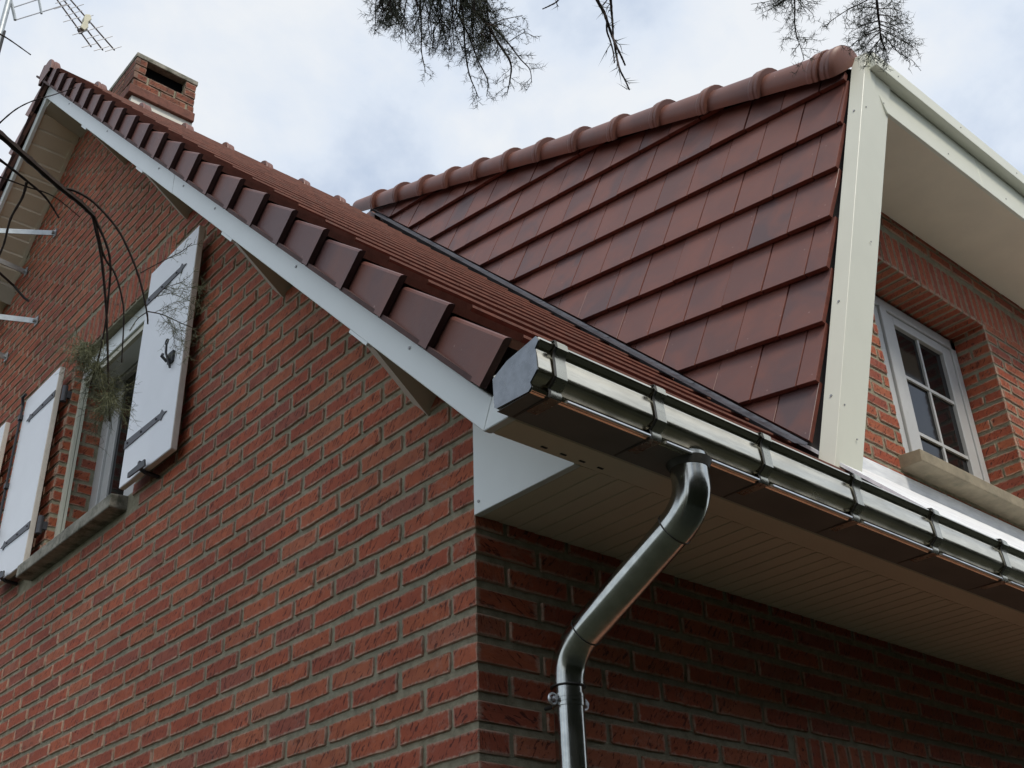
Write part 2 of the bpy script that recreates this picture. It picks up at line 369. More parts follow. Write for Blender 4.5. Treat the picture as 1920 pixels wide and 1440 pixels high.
def lay(parent, specs, limit=300, mat=None):
    """specs: (origin, xdir, out, zdir, L, H, D); the ones largest in view become objects, the others one field"""
    sc = []
    for i, s in enumerate(specs):
        o = Vector(s[0]); a = o - Vector(s[1]) * s[4] / 2; b2 = o + Vector(s[1]) * s[4] / 2
        pa = project(a); pb = project(b2); pc = project(o); vis = 0
        if pc[2] > .2 and -60 < pc[0] < 1980 and -60 < pc[1] < 1500 and (CAM - o).dot(Vector(s[2])) > 0:
            pz1 = project(o + Vector(s[3]) * s[5] / 2); pz2 = project(o - Vector(s[3]) * s[5] / 2)
            wpx = math.hypot(pa[0] - pb[0], pa[1] - pb[1]); hpx = math.hypot(pz1[0] - pz2[0], pz1[1] - pz2[1])
            vis = wpx * hpx
            if wpx < 10: vis = 0
        sc.append((vis, i))
    sc.sort(reverse=True); single = {i for v, i in sc[:limit] if v > 0}
    big = MB(); halves = []
    for i, s in enumerate(specs):
        o, xd, od, zd, Lb, Hb, D = s
        jt = .15 if D > .05 else 1
        M_ = frame_m(Vector(o) + Vector(od) * rnd.uniform(-.0015, .002) * jt, Vector(xd), Vector(od), Vector(zd)) @ Matrix.Rotation(rnd.uniform(-.006, .006) * jt, 4, 'Y') @ Matrix.Rotation(rnd.uniform(-.01, .01) * jt, 4, 'X')
        mb, me = proto(Lb, Hb, D, rnd.randrange(7))
        if i in single:
            ob = bpy.data.objects.new('brick', me); C.objects.link(ob); ob.parent = parent; ob.matrix_local = M_
            if mat: ob.material_slots[0].link = 'OBJECT'; ob.material_slots[0].material = mat
        else:
            n0 = len(big.v); big.v += [M_ @ v for v in mb.v]; tr = rnd.random(); halves += [Lb / 2] * len(mb.v)
            for f, uvs in zip(mb.f, mb.uv): big.face([n0 + q for q in f], 0, uvs, tr)
    if big.f:
        ob = obj('brick_field', big, brickB, parent, kind='stuff')
        a = ob.data.attributes.new('half', 'FLOAT', 'POINT'); a.data.foreach_set('value', halves[:len(ob.data.vertices)])
BL, BH, BD = .2035, .0518, .03
Zv = (0, 0, 1)
def gable_specs():
    S = []; out = (-1, 0, 0); xd = (0, 1, 0)
    for k in range(-31, 72):
        zc = ZB + k * PITCH + .0275
        if zc < .03: continue
        even = k % 2 == 0
        edges = [(0, BL)] if even else [(0, .0952)]
        y = UNIT if even else .1104
        while y < 7.87: edges.append((y, min(y + BL, 7.875))); y += UNIT
        for a, b_ in edges:
            if b_ - a < .03: continue
            cut = [(a, b_)]
            if GH[2] - .075 < zc < GH[3]:
                cut = []
                if a < GH[0]: cut.append((a, min(b_, GH[0] - .002)))
                if b_ > GH[1]: cut.append((max(a, GH[1] + .002), b_))
                if zc < GH[2] + .0: cut = [(a, b_)] if (b_ < GH[0] + .04 or a > GH[1] + .09) else []
            if GH[3] <= zc < 5.035:
                cut = []
                if a < 2.19: cut.append((a, min(b_, 2.18)))
                if b_ > 3.44: cut.append((max(a, 3.45), b_))
            for p, q in cut:
                if q - p < .028: continue
                m_ = (p + q) / 2
                if zc + .02 > top(m_) + .02: continue
                if p == 0:
                    S.append(((0, (.0 + (BL if even else .0952)) / 2, zc), xd, out, Zv, BL if even else .0952, BH, .0952 if even else BL)); continue
                S.append(((0, m_ + rnd.uniform(-.0015, .0015), zc + rnd.uniform(-.0015, .0015)), xd, out, Zv, round((q - p) / .01) * .01 if q - p < .2 else BL, BH, BD))
    y = 2.215
    while y < 3.44:
        S.append(((0, y, 4.925), (0, 0, -1), out, (0, 1, 0), .2052, BH, BD)); y += .0672
    return S
lay(gable, gable_specs())
# reveal bricks inside the gable opening (left jamb, facing -y)
S = []
for k in range(22, 38):
    zc = ZB + k * PITCH + .0275
    if not GH[2] < zc < GH[3]: continue
    Lr = .1 if k % 2 else .17
    S.append(((Lr / 2 + .002, GH[1] - .004, zc), (-1, 0, 0), (0, -1, 0), Zv, Lr, BH, .02))
    if k % 2: S.append(((.16, GH[1] - .004, zc), (-1, 0, 0), (0, -1, 0), Zv, .09, BH, .02))
lay(gable, S, 0 + 40)
def front_specs():
    S = []
    for k in range(-31, 9):
        zc = ZB + k * PITCH + .0275
        if zc < .03 or zc > 2.8: continue
        edges = []
        x = .1104 if k % 2 == 0 else UNIT
        while x < 7.9: edges.append((x, x + BL)); x += UNIT
        for a, b_ in edges:
            if 2.17 < zc < 2.39 and b_ > 1.23: 
                if a < 1.2 and 1.22 - a > .03: b_ = 1.22
                else: continue
            S.append((((a + b_) / 2, 0, zc + rnd.uniform(-.0015, .0015)), (-1, 0, 0), (0, -1, 0), Zv, round((b_ - a) / .01) * .01 if b_ - a < .2 else BL, BH, BD))
    x = 1.262
    while x < 3.4: S.append(((x, 0, 2.283), (0, 0, -1), (0, -1, 0), (-1, 0, 0), .2052, BH, BD)); x += .0683
    return S
lay(front, front_specs())
def cheek_x(y, z, d=-.075): return O2.x + (-(y - O2.y) * NN.y - (z - O2.z) * NN.z - d) / NN.x
def dormer_specs():
    S = []
    for k in range(18, 45):
        zc = ZB + k * PITCH + .0275 + .01
        if zc < 3.6 or zc > 5.24: continue
        x = 1.7 + (.1104 if k % 2 else 0)
        while x < 7.4:
            cut = [(x, x + BL)]
            if DH[2] - .1 < zc < DH[3]:
                cut = []
                if x < DH[0]: cut.append((x, min(x + BL, DH[0] - .002)))
                if x + BL > DH[1]: cut.append((max(x, DH[1] + .002), x + BL))
            if DH[3] < zc < DH[3] + .22: cut = []
            for p, q in cut:
                p = max(p, cheek_x(YW, zc))
                if q - p > .03: S.append((((p + q) / 2, YW, zc), (-1, 0, 0), (0, -1, 0), Zv, round((q - p) / .01) * .01 if q - p < .2 else BL, BH, BD))
            x += UNIT
    x = cheek_x(YW, 5.1) + .03
    while x < 6: S.append(((x, YW, DH[3] + .107), (0, 0, -1), (0, -1, 0), (-1, 0, 0), .2052, BH, BD)); x += .0672
    # right reveal of the dormer window, facing -x
    for k in range(22, 40):
        zc = ZB + k * PITCH + .0275 + .01
        if not DH[2] < zc < DH[3]: continue
        if k % 2: S.append(((DH[1] - .004, YW + .1065, zc), (0, 1, 0), (-1, 0, 0), Zv, .2052, BH, .02))
        else:
            S.append(((DH[1] - .004, YW + .052, zc), (0, 1, 0), (-1, 0, 0), Zv, .095, BH, .02))
            S.append(((DH[1] - .004, YW + .158, zc), (0, 1, 0), (-1, 0, 0), Zv, .095, BH, .02))
    # soffit of the opening: rowlock soldiers seen from below
    x = DH[0] + .04
    while x < DH[1]: S.append(((x, YW + .105, DH[3] - .005), (0, 1, 0), (0, 0, -1), (-1, 0, 0), .2052, BH, .02)); x += .0672
    return S
lay(dormer_wall, dormer_specs())
# --- gable window
gw = MB(); y0, y1, z0, z1 = GH
for a, b_ in (((.19, y0, z0), (.24, y0 + .09, z1)), ((.19, y1 - .09, z0), (.24, y1, z1)), ((.19, y0, z1 - .12), (.24, y1, z1 - .0)), ((.19, y0 + .09, z0), (.24, y1 - .09, z0 + .08)), ((.2, 2.73, z0 + .08), (.235, 2.83, z1 - .12))): gw.box(a, b_)
gwin = bevel(obj('window', gw, frame, house))
s_ = MB(); 
for ya, yb in ((y1 - .165, y1 - .09), (2.83, 2.9), (2.66, 2.73), (y0 + .09, y0 + .16)): s_.box((.205, ya, z0 + .08), (.23, yb, z1 - .12))
bevel(obj('sash', s_, frame, gwin))
for ya, yb in ((y0 + .16, 2.66), (2.9, y1 - .165)): obj('pane', MB().box((.218, ya - .01, z0 + .07), (.224, yb + .01, z1 - .11)), glass, gwin)
bevel(obj('blind_box', MB().box((.045, y0, 4.705), (.185, y1, 4.811)), white, gwin))
obj('blind_bottom_bar', MB().box((.055, y0 + .03, 4.672), (.075, y1 - .03, 4.70)), plain('bar_beige', (.5, .48, .36), .4), gwin)
obj('guide_rail', MB().box((.045, y1 - .03, z0), (.062, y1 - .001, 4.705)).box((.066, y1 - .028, z0), (.08, y1 - .001, 4.705)), cream, gwin)
obj('guide_rail', MB().box((.045, y0, z0), (.062, y0 + .03, 4.705)), cream, gwin)
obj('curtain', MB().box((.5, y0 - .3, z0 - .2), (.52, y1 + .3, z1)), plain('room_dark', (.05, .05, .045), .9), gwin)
sl_ = MB().ext([(-.075, 3.612), (-.075, 3.672), (.19, 3.70), (.19, 3.612)][::-1], 1, 2.325, 3.36)
sl2 = MB(); sl2.prism([(-.072, 2.322, 3.612), (-.072, 2.322, 3.675), (.19, 2.322, 3.70), (.19, 2.322, 3.612)], [(-.072, 3.375, 3.612), (-.072, 3.375, 3.675), (.19, 3.375, 3.70), (.19, 3.375, 3.612)])
bevel(obj('sill', sl2, sill2, gwin), .006, 2)
# --- shutters
def shutter(ya, yb, hinge_low, label):
    x0, x1 = -.068, -.04; za, zb = 3.668, 4.768
    mb = MB().box((x0, ya, za), (x1, yb, zb))
    # front face white, edges beige
    mb.m = [1, 1, 1, 1, 1, 0]
    mb.m = [0 if all(abs(mb.v[i].x - x0) < 1e-6 for i in f) else 1 for f in mb.f]
    o = obj('shutter', mb, [shut, shut_e], house, label=label); bevel(o, .003)
    hy = ya if hinge_low else yb; d = 1 if hinge_low else -1
    for zc in (3.87, 4.603):
        P = [(hy, zc - .019), (hy, zc + .019), (hy + d * .33, zc + .014), (hy + d * .345, zc + .026), (hy + d * .36, zc + .008), (hy + d * .392, zc), (hy + d * .36, zc - .008), (hy + d * .345, zc - .026), (hy + d * .33, zc - .014)]
        obj('hinge_strap', MB().ext(P, 0, x0 - .004, x0 - .001), iron_g, o)
        for q in (.03, .16, .30): obj('strap_bolt', MB().tube([(x0 - .003, hy + d * q, zc), (x0 - .008, hy + d * q, zc)], .005, 8), iron, o)
        k = MB().tube([(-.03, hy - d * .022, zc - .045), (-.03, hy - d * .022, zc + .045)], .015, 10).box((-.035, hy - d * .03, zc - .02), (.005, hy - d * .015, zc + .02)).tube([(-.03, hy - d * .022, zc - .03), (-.02, hy + d * .01, zc)], .008, 6)
        obj('hinge_pin', k, iron_g, o, True)
    return o
s1 = shutter(1.783, 2.255, False, 'right shutter of the gable window with an iron catch hanging at its centre')
s2 = shutter(3.315, 3.79, True, 'left shutter of the gable window with a tall espagnolette rod')
s3 = shutter(4.095, 4.57, False, 'shutter cut by the left edge of the picture')
def catch(o, y, z):
    c = MB(); x = -.071
    c.tube([(x - .01, y - .045, z - .115), (x - .02, y - .035, z - .07), (x - .03, y - .01, z - .01), (x - .03, y - .003, z + .05)], [.007, .008, .007, .006], 7)
    ring = [(x - .03, y - .003 + .017 * math.sin(a), z + .067 + .017 * math.cos(a)) for a in [i * math.pi / 6 for i in range(13)]]
    c.tube(ring, .0045, 6, cap=False)
    c.box((x - .012, y - .06, z - .075), (x + .003, y + .0, z - .005)); c.tube([(x - .01, y + .01, z - .05), (x - .04, y + .02, z - .02), (x - .03, y + .03, z + .0)], .009, 7)
    k_ = .74; c.v = [Vector((-.071 + (v.x + .071) * k_, y + (v.y - y) * k_, z + (v.z - z) * k_)) for v in c.v]
    obj('shutter_catch', c, iron, o, True)
catch(s1, 1.905, 4.16)
def stop(o, y, z):
    c = MB(); c.tube([(.0, y, z - .02), (-.06, y, z - .015), (-.085, y + .005, z)], .009, 7)
    c.prism([(-.085, y + .09, z - .012), (-.085, y + .09, z + .012), (-.085, y - .05, z + .016), (-.085, y - .06, z - .016)], [(-.092, y + .1, z - .012), (-.092, y + .1, z + .012), (-.092, y - .05, z + .016), (-.092, y - .06, z - .016)])
    c.prism([(-.08, y + .02, z), (-.08, y - .005, z), (-.08, y - .0, z + .03), (-.08, y + .015, z + .03)], [(-.09, y + .02, z), (-.09, y - .005, z), (-.09, y - .0, z + .03), (-.09, y + .015, z + .03)])
    obj('shutter_stop', c, iron, o)
stop(s1, 2.02, 3.672); stop(s2, 3.56, 3.672)
c = MB().tube([(-.078, 3.8, 3.70), (-.078, 3.8, 4.76)], .007, 7)
for z in (3.98, 4.25, 4.66): c.box((-.088, 3.782, z - .015), (-.066, 3.812, z + .015))
c.tube([(-.078, 3.8, 4.0), (-.11, 3.83, 3.99), (-.13, 3.83, 3.96)], .008, 7)
c.tube([(-.078, 3.8, 4.74), (-.09, 3.79, 4.78), (-.085, 3.76, 4.79)], .009, 7)
obj('espagnolette_rod', c, iron, s2, True)
# --- verge: fascia boards, brackets, soffit
XF = -.28
def fascia(poly, mat=white): 
    return bevel(obj('fascia_board', MB().ext(poly, 0, XF, XF + .022), mat, house), .002)
lo = lambda y: MS * y + SL + .0; up = lambda y: MS * y + SL + .114
jy = 1.612
fascia([(-.373, 2.78), (jy - .002, lo(jy)), (jy - .002, up(jy)), (-.405, 2.853)])
fascia([(jy, lo(jy)), (YR - .001, lo(YR)), (YR - .001, up(YR)), (jy, up(jy))])
mir = lambda poly: [(2 * YR - y, z) for y, z in poly][::-1]
fascia(mir([(-.373, 2.78), (YR - .001, lo(YR)), (YR - .001, up(YR)), (-.405, 2.853)]))
bevel(obj('fascia_end', MB().ext([(-.3745, 2.7795), (-.458, 2.7795), (-.458, 2.815), (-.438, 2.868), (-.4065, 2.8535)], 0, XF - .001, XF + .022), white, house), .002)
for y in (-.09, .52, 1.17, 1.5, 1.8, 2.6, 3.4):
    zc = MS * y + SL + .078
    obj('fascia_screw', MB().tube([(XF - .0025, y, zc), (XF, y, zc)], .0045, 8), screw, house)
def bracket(Ssum, depth, left=False):
    # triangular boxed bracket, square to the roof slope: deep at the wall, running out at the fascia
    def P(sm, h, x):
        y = (sm - (SL + h)) / (1 + MS); z = sm - y
        if left: y = 2 * YR - y
        return (x, y, z)
    for nm, mat, dx in (('bracket', brk, 0),):
        A = [P(Ssum, .02, XF + .02), P(Ssum, .02, .006), P(Ssum, -depth * 1.414, .006), P(Ssum, -.004, XF + .02)]
        B = [P(Ssum + .155, .02, XF + .02), P(Ssum + .155, .02, .006), P(Ssum + .155, -depth * 1.414, .006), P(Ssum + .155, -.004, XF + .02)]
        o = obj('bracket', MB().prism(A, B), mat, house)
    F = [P(Ssum - .01, .012, XF + .0225), P(Ssum - .01, -.013, XF + .0225), P(Ssum + .165, -.013, XF + .0225), P(Ssum + .165, .012, XF + .0225)]
    F2 = [(XF + .003, y, z) for x, y, z in F]
    obj('bracket_face', MB().prism(F2, F), white, o)
for sm, dp in ((3.367, .133), (5.14, .130), (7.12, .128), (9.06, .105)): bracket(sm, dp)
for sm, dp in ((9.03, .105), (7.12, .128)): bracket(sm, dp, True)
ap = MB().prism([(XF + .02, YR - .16, 6.985), (XF + .02, YR + .16, 6.985), (XF + .02, YR, 7.12)], [(.006, YR - .1, 6.905), (.006, YR + .1, 6.905), (.006, YR, 7.02)])
ap = MB().hexa([(XF + .02, YR - .07, 6.96), (.006, YR - .07, 6.885), (.006, YR + .09, 6.885), (XF + .02, YR + .09, 6.96), (XF + .02, YR - .07, 7.04), (.006, YR - .07, 7.04), (.006, YR + .09, 7.04), (XF + .02, YR + .09, 7.04)])
obj('ridge_bracket', ap, brk, house)
# soffit under the verge: left slope in planks running out from the wall
i = 0; y = YR + .01
while y < 7.7:
    a, b_ = y, y + .0745
    zl = lambda q: MS * (2 * YR - q) + SL + .03
    P = [(XF + .022, a, zl(a)), (.02, a, zl(a)), (.02, b_ - .003, zl(b_ - .003)), (XF + .022, b_ - .003, zl(b_ - .003))]
    Q = [(p[0], p[1], p[2] + .02) for p in P]
    P[0], P[1] = (P[0][0], P[0][1], P[0][2] - .013), (P[1][0], P[1][1], P[1][2] - .013)
    obj('soffit_plank', MB().hexa(P + Q), soff, house); y += .0745; i += 1
obj('soffit_trim', MB().prism([(-.022, YR, zl(YR) - .012), (-.0, YR, zl(YR) - .012), (.0, YR, zl(YR)), (-.022, YR, zl(YR))], [(-.022, 7.7, zl(7.7) - .012), (.0, 7.7, zl(7.7) - .012), (.0, 7.7, zl(7.7)), (-.022, 7.7, zl(7.7))]), soff, house)
obj('verge_soffit', MB().prism([(XF + .022, -.35, zl(2 * YR + .35)), (.02, -.35, zl(2 * YR + .35)), (.02, -.35, zl(2 * YR + .35) + .02), (XF + .022, -.35, zl(2 * YR + .35) + .02)], [(XF + .022, YR, zl(YR)), (.02, YR, zl(YR)), (.02, YR, zl(YR) + .02), (XF + .022, YR, zl(YR) + .02)]), soff, house)
# --- eaves: cheek plate, soffit planks, gutter board
bevel(obj('eaves_end_plate', MB().ext([(.0, 2.78), (-.373, 2.78), (-.373, 2.80), (-.30, 2.86), (.0, 3.12)], 0, -.004, .018), white, house), .0015)
obj('plate_screw', MB().tube([(-.0065, -.02, 2.812), (-.004, -.02, 2.812)], .004, 8), screw, house)
x = .02
while x < 7.8:
    P = [(x, -.373), (x + .0595, -.373), (x + .0595, .0), (x, .0)]
    obj('soffit_plank', MB().hexa([(a, b_, 2.7815 + (.002 if q in (1, 2) else 0)) for q, (a, b_) in enumerate(P)] + [(a, b_, 2.797) for a, b_ in P]), soff, house); x += .0615
obj('soffit_backing', MB().box((.02, -.373, 2.798), (7.9, 0, 2.806)), soff, house)
bevel(obj('gutter_board', MB().ext([(-.3755, 2.780), (-.456, 2.780), (-.456, 2.93), (-.43, 2.93), (-.43, 2.80), (-.3755, 2.80)], 0, XF + .0225, 7.9), soff, house), .003)
for x in (-.13, -.07, -.01, .05): obj('board_clip', MB().box((x, -.40, 2.7785), (x + .018, -.394, 2.7795)), iron, house)
# --- gutter
GO = [(-.452, 2.88), (-.456, 2.80), (-.462, 2.786), (-.565, 2.783), (-.574, 2.780), (-.583, 2.783), (-.586, 2.790), (-.581, 2.796), (-.578, 2.802), (-.584, 2.808), (-.594, 2.814), (-.602, 2.820), (-.6055, 2.827), (-.6055, 2.838), (-.604, 2.858), (-.602, 2.873), (-.600, 2.880), (-.600, 2.885), (-.604, 2.892), (-.610, 2.897), (-.613, 2.903), (-.611, 2.909), (-.603, 2.912), (-.595, 2.908), (-.593, 2.900)]
GI = [(-.593, 2.889), (-.593, 2.872), (-.596, 2.845), (-.597, 2.830), (-.588, 2.820), (-.572, 2.808), (-.570, 2.792), (-.466, 2.792), (-.461, 2.803), (-.458, 2.88)]
gx0 = -.314
fit = lambda P: [((y + .009 if y < -.57 else y), 2.78 + (z - 2.78) * .93) for y, z in P]
GO = fit(GO); GI = fit(GI)
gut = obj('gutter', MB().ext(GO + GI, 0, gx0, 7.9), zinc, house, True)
capP = [(-.455, 2.792), (-.462, 2.787), (-.574, 2.782), (-.584, 2.79), (-.581, 2.803), (-.604, 2.826), (-.602, 2.862), (-.600, 2.882), (-.612, 2.898), (-.604, 2.913), (-.585, 2.909), (-.50, 2.895), (-.452, 2.87)]
capP = fit(capP)
obj('end_cap', MB().ext(capP, 0, gx0 - .0035, gx0), zincmat('zinc_end_cap', (.2, .215, .23), .26, .3), gut)  # base darkened to stand in for the dark tiles it would reflect
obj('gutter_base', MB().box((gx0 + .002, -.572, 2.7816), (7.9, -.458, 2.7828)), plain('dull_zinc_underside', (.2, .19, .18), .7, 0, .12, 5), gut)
cent = (-.53, 2.85)
def offp(P, d):
    R = []
    for i, p in enumerate(P):
        a = P[i - 1] if i else P[0]; b_ = P[i + 1] if i < len(P) - 1 else P[-1]
        t = Vector((b_[0] - a[0], b_[1] - a[1])).normalized(); nn = Vector((t.y, -t.x))
        if nn.dot(Vector((p[0] - cent[0], p[1] - cent[1]))) < 0: nn = -nn
        R.append((p[0] + nn.x * d, p[1] + nn.y * d))
    return R
core = [(-.462, 2.786), (-.565, 2.783), (-.583, 2.783), (-.586, 2.792), (-.584, 2.804), (-.596, 2.813), (-.606, 2.824), (-.604, 2.86), (-.602, 2.876), (-.606, 2.890), (-.614, 2.898), (-.612, 2.912), (-.598, 2.916)]
core = fit(core)
o4 = offp(core, .003); i4 = offp(core, -.0005)
HX = [-.268] + [.043 + .389 * i for i in range(20)]
o6 = offp(core, .0042)
for x in HX:
    wd = .034
    hb = obj('gutter_joint', MB().ext(o4 + i4[::-1], 0, x, x + wd), zinc_b, gut, True)
    obj('solder_line', MB().ext(o6 + o4[::-1], 0, x - .005, x + .002), zinc_s, hb, True)
    obj('hanger_clip', MB().tube([(x + .004, -.599, 2.896), (x + .004, -.591, 2.908), (x + .004, -.577, 2.902)], .004, 6).ext([(-.609, 2.888), (-.606, 2.905), (-.591, 2.912), (-.575, 2.905), (-.575, 2.899), (-.591, 2.906), (-.602, 2.901), (-.604, 2.888)], 0, x, x + wd * .8), zinc_b, hb, True)
for x0, x1 in zip(HX, HX[1:]):
    obj('bottom_bead', MB().tube([(x0 + .05, -.577, 2.7855), (x1 - .004, -.577, 2.7855)], .004, 6), zinc_w, gut, True)
# --- downpipe
XP = .215
cl = [(-.537, 2.80), (-.538, 2.75), (-.536, 2.715), (-.525, 2.68), (-.500, 2.652), (-.470, 2.636), (-.316, 2.555), (-.160, 2.474), (-.128, 2.452), (-.103, 2.42), (-.089, 2.385), (-.084, 2.35)]
dp = obj('downpipe', MB().tube([(XP, -.084, 2.35), (XP, -.084, 0)], .0378, 28), zinc_d, house, True)
obj('pipe_offset', MB().tube([(XP, y, z) for y, z in [(-.482, 2.642), (-.316, 2.555), (-.150, 2.469)]], .0428, 28), zinc_d, dp, True)
def arc(P0, P1, P2, n=9):
    R = []
    for i in range(n + 1):
        t = i / n; a = (1 - t) ** 2; b_ = 2 * t * (1 - t); c_ = t * t
        R.append((XP, P0[0] * a + P1[0] * b_ + P2[0] * c_, P0[1] * a + P1[1] * b_ + P2[1] * c_))
    return R
obj('pipe_elbow', MB().tube([(XP, -.537, 2.80)] + arc((-.537, 2.745), (-.545, 2.675), (-.470, 2.6355)), .0455, 28), zinc_d, dp, True)
obj('pipe_elbow', MB().tube(arc((-.160, 2.474), (-.084, 2.435), (-.084, 2.368)) + [(XP, -.084, 2.352)], .0425, 28), zinc_d, dp, True)
for P, Q in (((-.473, 2.637), (-.470, 2.6355)), ((-.160, 2.474), (-.1575, 2.4727)), ((-.084, 2.354), (-.084, 2.3515))):
    obj('pipe_collar', MB().tube([(XP, *P), (XP, *Q)], .0468 if P[0] < -.4 else .0442, 28), zinc_s, dp, True)
obj('outlet_spigot', MB().tube([(XP, -.537, 2.785), (XP, -.537, 2.765)], [.056, .047], 24), zinc_s, dp, True)
cz = 2.318
cp = MB()
for dz in (-.010, 0, .010): cp.tube([(XP, -.084, cz + dz - .0045), (XP, -.084, cz + dz + .0045)], [.0408, .0408], 28)
clampo = obj('pipe_clamp', cp, zinc_d, dp, True)
for sgn in (-1, 1):
    ear = MB(); cx = XP + sgn * .052
    ring = [(cx + .0125 * math.cos(a), -.084, cz + .0125 * math.sin(a)) for a in [i * math.pi / 8 for i in range(17)]]
    ear.tube(ring, .0035, 6, cap=False); ear.tube([(cx, -.096, cz), (cx, -.072, cz)], .006, 10)
    obj('clamp_ear', ear, zinc_w, clampo, True)
obj('clamp_stem', MB().tube([(XP, -.05, cz), (XP, .0, cz)], .005, 8), zinc_s, clampo)
# --- main roof
SLP = Vector((0, 1, MS)).normalized(); PRP = Vector((0, -MS, 1)).normalized()
roof = obj('roof', MB().prism([(XF + .03, -.44, 2.975), (7.9, -.44, 2.975), (7.9, -.44, 2.93), (XF + .03, -.44, 2.93)], [(XF + .03, YR, YR * MS + 3.36), (7.9, YR, YR * MS + 3.36), (7.9, YR, YR * MS + 3.3), (XF + .03, YR, YR * MS + 3.3)])
           .prism([(XF + .03, YR, YR * MS + 3.36), (7.9, YR, YR * MS + 3.36), (7.9, YR, YR * MS + 3.3), (XF + .03, YR, YR * MS + 3.3)], [(XF + .03, 2 * YR + .44, 2.975), (7.9, 2 * YR + .44, 2.975), (7.9, 2 * YR + .44, 2.93), (XF + .03, 2 * YR + .44, 2.93)]), underlay, house)
G = .2782
def rp(k, s, h, x, left=False):
    """point on the roof: course k, s up the slope from its nose, h above the nose plane"""
    y = -.507 + .1988 * k; z = MS * y + 3.443
    p = Vector((x, y, z)) + SLP * s + PRP * h
    if left: p.y = 2 * YR - p.y
    return p
def tile_prism(x0, x1, s1=.325, rib=False):
    """local frame: x along the eave, y up the slope, z square to it"""
    mb = MB()
    prof = [(0, -.024), (-.001, -.006), (.004, 0.0), (s1, -.030), (s1, -.046), (.02, -.024)]
    A = [(x0, s, h) for s, h in prof]; B = [(x1, s, h) for s, h in prof]
    mb.prism(A, B, 0)
    mb.m[2] = 1                                  # nose
    for i in range(2, 8):
        if i == 2: mb.m[i] = 1
    if rib:
        mb.prism([(x1 - .02, .0, -.004), (x1 - .017, .0, .006), (x1 - .006, .0, .006), (x1 - .003, .0, -.004)], [(x1 - .02, s1 - .04, -.03), (x1 - .017, s1 - .04, -.02), (x1 - .006, s1 - .04, -.02), (x1 - .003, s1 - .04, -.03)], 0)
    return mb
RM = frame_m((0, 0, 0), (1, 0, 0), SLP, PRP)
TW = .218
tile_me = tile_prism(.0005, TW - .0005).mesh('roof_tile', [clay_o, clay_n])
def valley_x(k): return 1.605 + .018 * k
for k in range(0, 23):
    x = -.085; end = min(valley_x(k), 2.2)
    while x < end - .03:
        wd = min(TW, end - x)
        me = tile_me if wd > TW - .002 else tile_prism(.0005, wd - .0005, rib=False).mesh('roof_tile', [clay_o, clay_n])
        o = link('roof_tile', me, roof); p = rp(k, rnd.uniform(-.0005, .0005), rnd.uniform(-.0007, .0005), x); Mx = RM.copy()
        for i in range(3): Mx[i][3] = p[i]
        o.matrix_local = Mx; x += TW
# verge tiles: flat plate, rounded shoulder, deep outer flange splayed at its nose
def verge_mesh(left):
    mb = MB(); sgn = 1
    # top plate and shoulder as profile swept from nose (s=0) to head (s=.325)
    def prof(out, h0, dep):   # x offsets relative to -.30, h
        return [(out, h0 - dep), (out, h0 - .012), (out + .003, h0 - .005), (out + .009, h0 - .0015), (out + .022, h0), (out + .055, h0 + .0), (.213, h0 - .0), (.213, h0 - .018), (out + .05, h0 - .016), (out + .021, h0 - .024), (out + .019, h0 - dep)]
    def flange(out, h0, dep): return [(out, h0 - dep), (out, h0 - .010), (out + .003, h0 - .004), (out + .009, h0 - .001), (out + .0195, h0), (out + .0195, h0 - dep)]
    def plate(out, h0, t_): return [(out + .020, h0), (.213, h0), (.213, h0 - t_), (out + .020, h0 - t_)]
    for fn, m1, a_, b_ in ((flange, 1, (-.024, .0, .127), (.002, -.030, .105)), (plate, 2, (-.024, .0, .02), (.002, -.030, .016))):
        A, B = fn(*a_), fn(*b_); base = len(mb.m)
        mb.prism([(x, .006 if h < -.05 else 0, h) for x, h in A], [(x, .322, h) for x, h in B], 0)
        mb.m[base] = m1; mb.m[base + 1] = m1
    # lower edge lip
    mb.box((-.02, .05, -.131), (.0, .30, -.118), 1)
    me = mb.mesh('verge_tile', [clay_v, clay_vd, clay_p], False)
    return me
vt = verge_mesh(False)
for k in range(0, 23):
    o = link('verge_tile', vt, roof); p = rp(k, 0, 0.0, -.30); Mx = RM.copy()
    for i in range(3): Mx[i][3] = p[i]
    o.matrix_local = Mx
LM = frame_m((0, 0, 0), (1, 0, 0), Vector((0, -1, MS)).normalized(), Vector((0, MS, 1)).normalized())
vmb = MB(); 
for v in vt.vertices: vmb.v.append(Vector(v.co))
for p in vt.polygons: vmb.face(list(p.vertices), p.material_index)
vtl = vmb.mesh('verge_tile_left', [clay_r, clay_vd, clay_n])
for k in range(0, 22):
    o = link('verge_tile', vtl, roof); p = rp(k, 0, 0.0, -.30, True); Mx = LM.copy()
    for i in range(3): Mx[i][3] = p[i]
    o.matrix_local = Mx
lt = MB().prism([(-.085, 2 * YR + .5, 2.94), (7.9, 2 * YR + .5, 2.94), (7.9, 2 * YR + .5, 2.97), (-.085, 2 * YR + .5, 2.97)], [(-.085, YR, 7.2), (7.9, YR, 7.2), (7.9, YR, 7.24), (-.085, YR, 7.24)])
obj('rear_slope_tiles', lt, clay, roof)
obj('front_slope_far', MB().prism([(2.3, 3.0, 6.32), (7.9, 3.0, 6.32), (7.9, 3.0, 6.36), (2.3, 3.0, 6.36)], [(2.3, YR, 7.22), (7.9, YR, 7.22), (7.9, YR, 7.26), (2.3, YR, 7.26)]), clay, roof)
